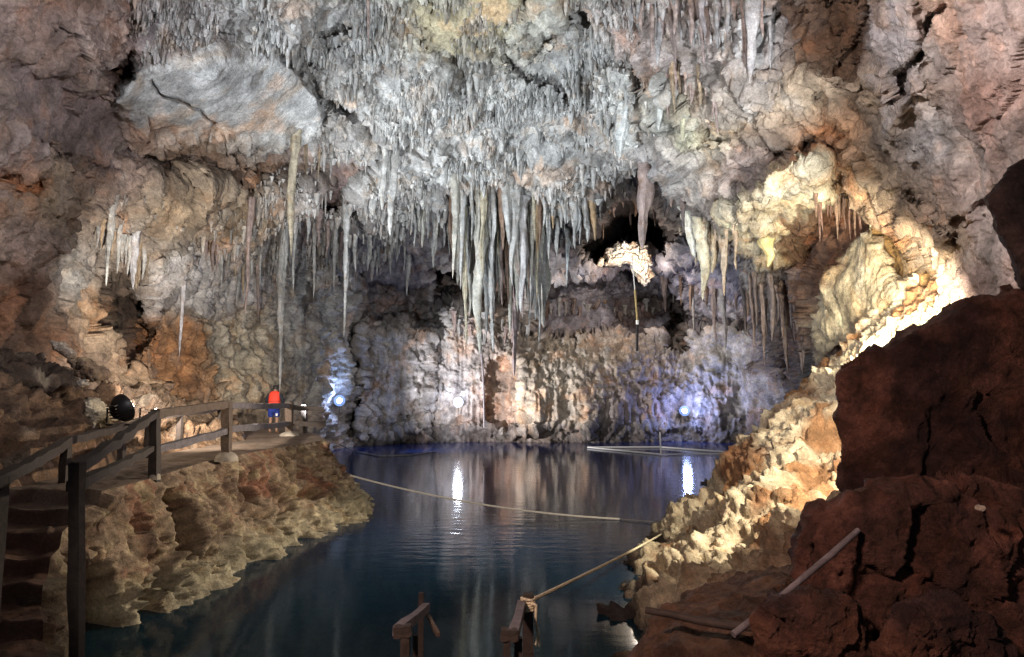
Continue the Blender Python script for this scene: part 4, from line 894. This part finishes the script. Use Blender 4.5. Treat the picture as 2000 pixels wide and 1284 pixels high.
rope('black_length', [at(1245, 628, 41), at(1244, 686, 41)], .085, M['black_cord'], parent=e, n=4); rope('knot', [at(1245, 626, 41), at(1245, 634, 41)], .10, M['rope_white'], parent=e, n=2)
rope('hanging_root', [at(938, 660, 39), at(944, 740, 39), at(946, 836, 39)], .055, M['wood_grey'], 'long thin straight root hanging almost to the water from the central cluster', 'root', n=8)

# ================================================================== STAIR HANDRAILS AND POLES
def handrail(near, far, posts, label, brace=None, block=None, tall=None):
    e = empty('stair_handrail', near, label, 'handrail', 'handrails of the stairs into the water')
    log('rail', near, far, .036, M['wood_grey'], e, int(near.x * 100) + 5, sag=.004)
    for i, (p, r) in enumerate(posts): log('post', (p.x, p.y, -3.9), p, r, M['wood_dark'], e, 80 + i, sag=.004)
    if block: log('cross_piece', block[0], block[1], .038, M['wood_dark'], e, 90, sag=.002)
    if brace: log('brace', brace[0], brace[1], .016, M['wood'], e, 91, sag=.002)
    return e
nl_, fl_ = at(776, 1233, 4.3), at(832, 1186, 5.5)
handrail(nl_, fl_, [(at(792, 1238, 4.3), .037), (at(823, 1158, 5.5), .024), (at(812, 1240, 4.7), .02)], 'left handrail of the stairs with a tall thin pole and slanting brace', brace=(at(832, 1196, 5.45), at(856, 1240, 5.0)), block=(at(770, 1234, 4.3), at(804, 1230, 4.3)))
nr_, fr_r = at(1003, 1240, 4.3), at(1019, 1180, 5.5)
handrail(nr_, fr_r, [(at(990, 1240, 4.3), .03), (at(1031, 1160, 5.5), .048), (at(1012, 1245, 4.4), .03)], 'right handrail of the stairs with the yellowish rope knotted to its post', block=(at(978, 1238, 4.3), at(1012, 1240, 4.3)))
p0, p1 = at(1432, 1240, 4.1), at(1676, 1036, 4.55)
o = log('wooden_pole', p0, p1, .021, M['wood_grey'], None, 95, n=9, sag=.01); tag(o, 'long straight weathered pole leaning from the floor up the boulder', 'pole')
o = log('strip', at(1262, 1192, 5.0), at(1482, 1226, 4.55), .028, M['wood_dark'], None, 96, n=9, sag=.012); tag(o, 'dark straight branch lying flat on the brown rock floor', 'strip')  # thin dark strip along the rock floor

# ================================================================== PERSON
def skin(name, verts, edges, radii, mat, parent=None, root=0, sub=2):
    me = bpy.data.meshes.new(name); me.from_pydata(verts, edges, []); me.materials.append(mat)
    o = bpy.data.objects.new(name, me); COL.objects.link(o)
    if parent: o.parent = parent
    m = o.modifiers.new('Skin', 'SKIN'); m.use_smooth_shade = True
    if not me.skin_vertices: me.attributes
    bpy.context.view_layer.objects.active = o
    for i, r in enumerate(radii):
        v = me.skin_vertices[0].data[i]; v.radius = r if isinstance(r, tuple) else (r, r); v.use_root = (i == root)
    s_ = o.modifiers.new('Sub', 'SUBSURF'); s_.levels = sub; s_.render_levels = sub
    return o
PB_ = Vector((at(535, 800, 24.0).x, 24.0, -1.37))
pe = None
vb = [(0, 0, .92), (0, 0, 1.08), (0, .02, 1.25), (0, .04, 1.38), (0, .05, 1.47), (0, .09, 1.54), (0, .13, 1.63)]
rb = [.13, .115, (.15, .11), (.16, .10), .055, .075, .085]
eb = [(0, 1), (1, 2), (2, 3), (3, 4), (4, 5), (5, 6)]
for sx in (-1, 1):
    i = len(vb); vb += [(sx * .10, 0, .86), (sx * .115, .02, .50), (sx * .12, -.02, .10), (sx * .13, .13, .04)]; rb += [.095, .06, .042, .038]
    eb += [(0, i), (i, i + 1), (i + 1, i + 2), (i + 2, i + 3)]
    i = len(vb); vb += [(sx * .19, .04, 1.39), (sx * .29, .05, 1.15), (sx * .24, .26, 1.06), (sx * .22, .33, 1.04)]; rb += [.062, .045, .030, (.036, .02)]
    eb += [(3, i), (i, i + 1), (i + 1, i + 2), (i + 2, i + 3)]
    h_ = i + 3
    for f_, (ox, ln) in enumerate([(-.03, .07), (-.01, .08), (.01, .075), (.03, .06)]):
        j = len(vb); vb += [(sx * .22 + ox, .33 + ln * .6, 1.045), (sx * .22 + ox, .33 + ln, 1.015)]; rb += [.009, .008]; eb += [(h_, j), (j, j + 1)]
    j = len(vb); vb += [(sx * .175, .34, 1.03), (sx * .17, .37, 1.015)]; rb += [.010, .009]; eb += [(h_, j), (j, j + 1)]
person = skin('person', vb, eb, rb, M['skin']); person.location = PB_
tag(person, 'person with their back turned in an orange red life vest leaning on the railing', 'person')
def rings(name, rows, mat, parent, n=24):
    m = MB(); prev = None
    for (cx_, cy_, z_, ax, ay) in rows:
        cur = [m.bm.verts.new((cx_ + ax * np.sign(math.cos(t)) * abs(math.cos(t)) ** .75, cy_ + ay * np.sign(math.sin(t)) * abs(math.sin(t)) ** .75, z_)) for t in np.linspace(0, 2 * math.pi, n, endpoint=False)]
        if prev:
            for k_ in range(n): m.bm.faces.new((prev[k_], prev[(k_ + 1) % n], cur[(k_ + 1) % n], cur[k_]))
        else: m.bm.faces.new(cur[::-1])
        prev = cur
    m.bm.faces.new(prev); return m.build(name, mat, parent)
vest = rings('life_vest', [(0, .02, .97, .185, .14), (0, .02, .99, .20, .155), (0, .03, 1.15, .205, .16), (0, .04, 1.32, .20, .155), (0, .05, 1.44, .175, .13), (0, .06, 1.50, .13, .10), (0, .06, 1.51, .11, .08)], M['vest'], person)
for zz_ in (1.06, 1.14): rings('strap', [(0, .026, zz_, .209, .166), (0, .026, zz_ + .025, .209, .166)], M['vest_trim'], vest)
rings('belt', [(0, .01, .93, .172, .125), (0, .01, .98, .176, .13)], M['belt'], person)
skin('shorts', [(0, 0, .90), (-.10, 0, .84), (-.12, .01, .56), (.10, 0, .84), (.12, .01, .56)], [(0, 1), (1, 2), (0, 3), (3, 4)], [(.155, .13), .115, .10, .115, .10], M['shorts'], person)
for sx in (-1, 1): skin('sleeve', [(sx * .15, .04, 1.40), (sx * .21, .04, 1.38), (sx * .295, .05, 1.15), (sx * .25, .23, 1.07)], [(0, 1), (1, 2), (2, 3)], [.075, .082, .066, .048], M['shirt'], person)
rings('hair', [(0, .10, 1.57, .085, .085), (0, .10, 1.63, .098, .105), (0, .115, 1.69, .088, .10), (0, .13, 1.725, .05, .06)], M['hair'], person)
rings('pocket_paper', [(.15, -.14, .63, .035, .01), (.15, -.14, .72, .04, .01)], M['white'], person, 8)

# ================================================================== WORLD, CAMERA, RENDER
wd = bpy.data.worlds.new('World'); SC.world = wd; wd.use_nodes = True
nt = wd.node_tree; bg = nt.nodes['Background']; bg.inputs['Color'].default_value = (.62, .66, .80, 1); bg.inputs['Strength'].default_value = .07
cam = bpy.data.cameras.new('camera'); co = bpy.data.objects.new('camera', cam); COL.objects.link(co)
cam.sensor_width = 36.; cam.lens = 36. * F / 2000.; cam.clip_end = 500.; cam.clip_start = .05
co.rotation_euler = (math.pi / 2 + PITCH, 0, 0); SC.camera = co
SC.render.engine = 'CYCLES'; cy = SC.cycles
cy.use_denoising = True; cy.denoising_prefilter = 'NONE'; cy.denoising_input_passes = 'RGB_ALBEDO_NORMAL'; cy.use_adaptive_sampling = False; cy.max_bounces = 5; cy.diffuse_bounces = 3; cy.glossy_bounces = 3; cy.transparent_max_bounces = 6
cy.sample_clamp_indirect = 2.; cy.caustics_reflective = False; cy.caustics_refractive = False
vs = SC.view_settings; vs.view_transform = 'Standard'; vs.look = 'None'; vs.exposure = 0.; vs.gamma = 1.
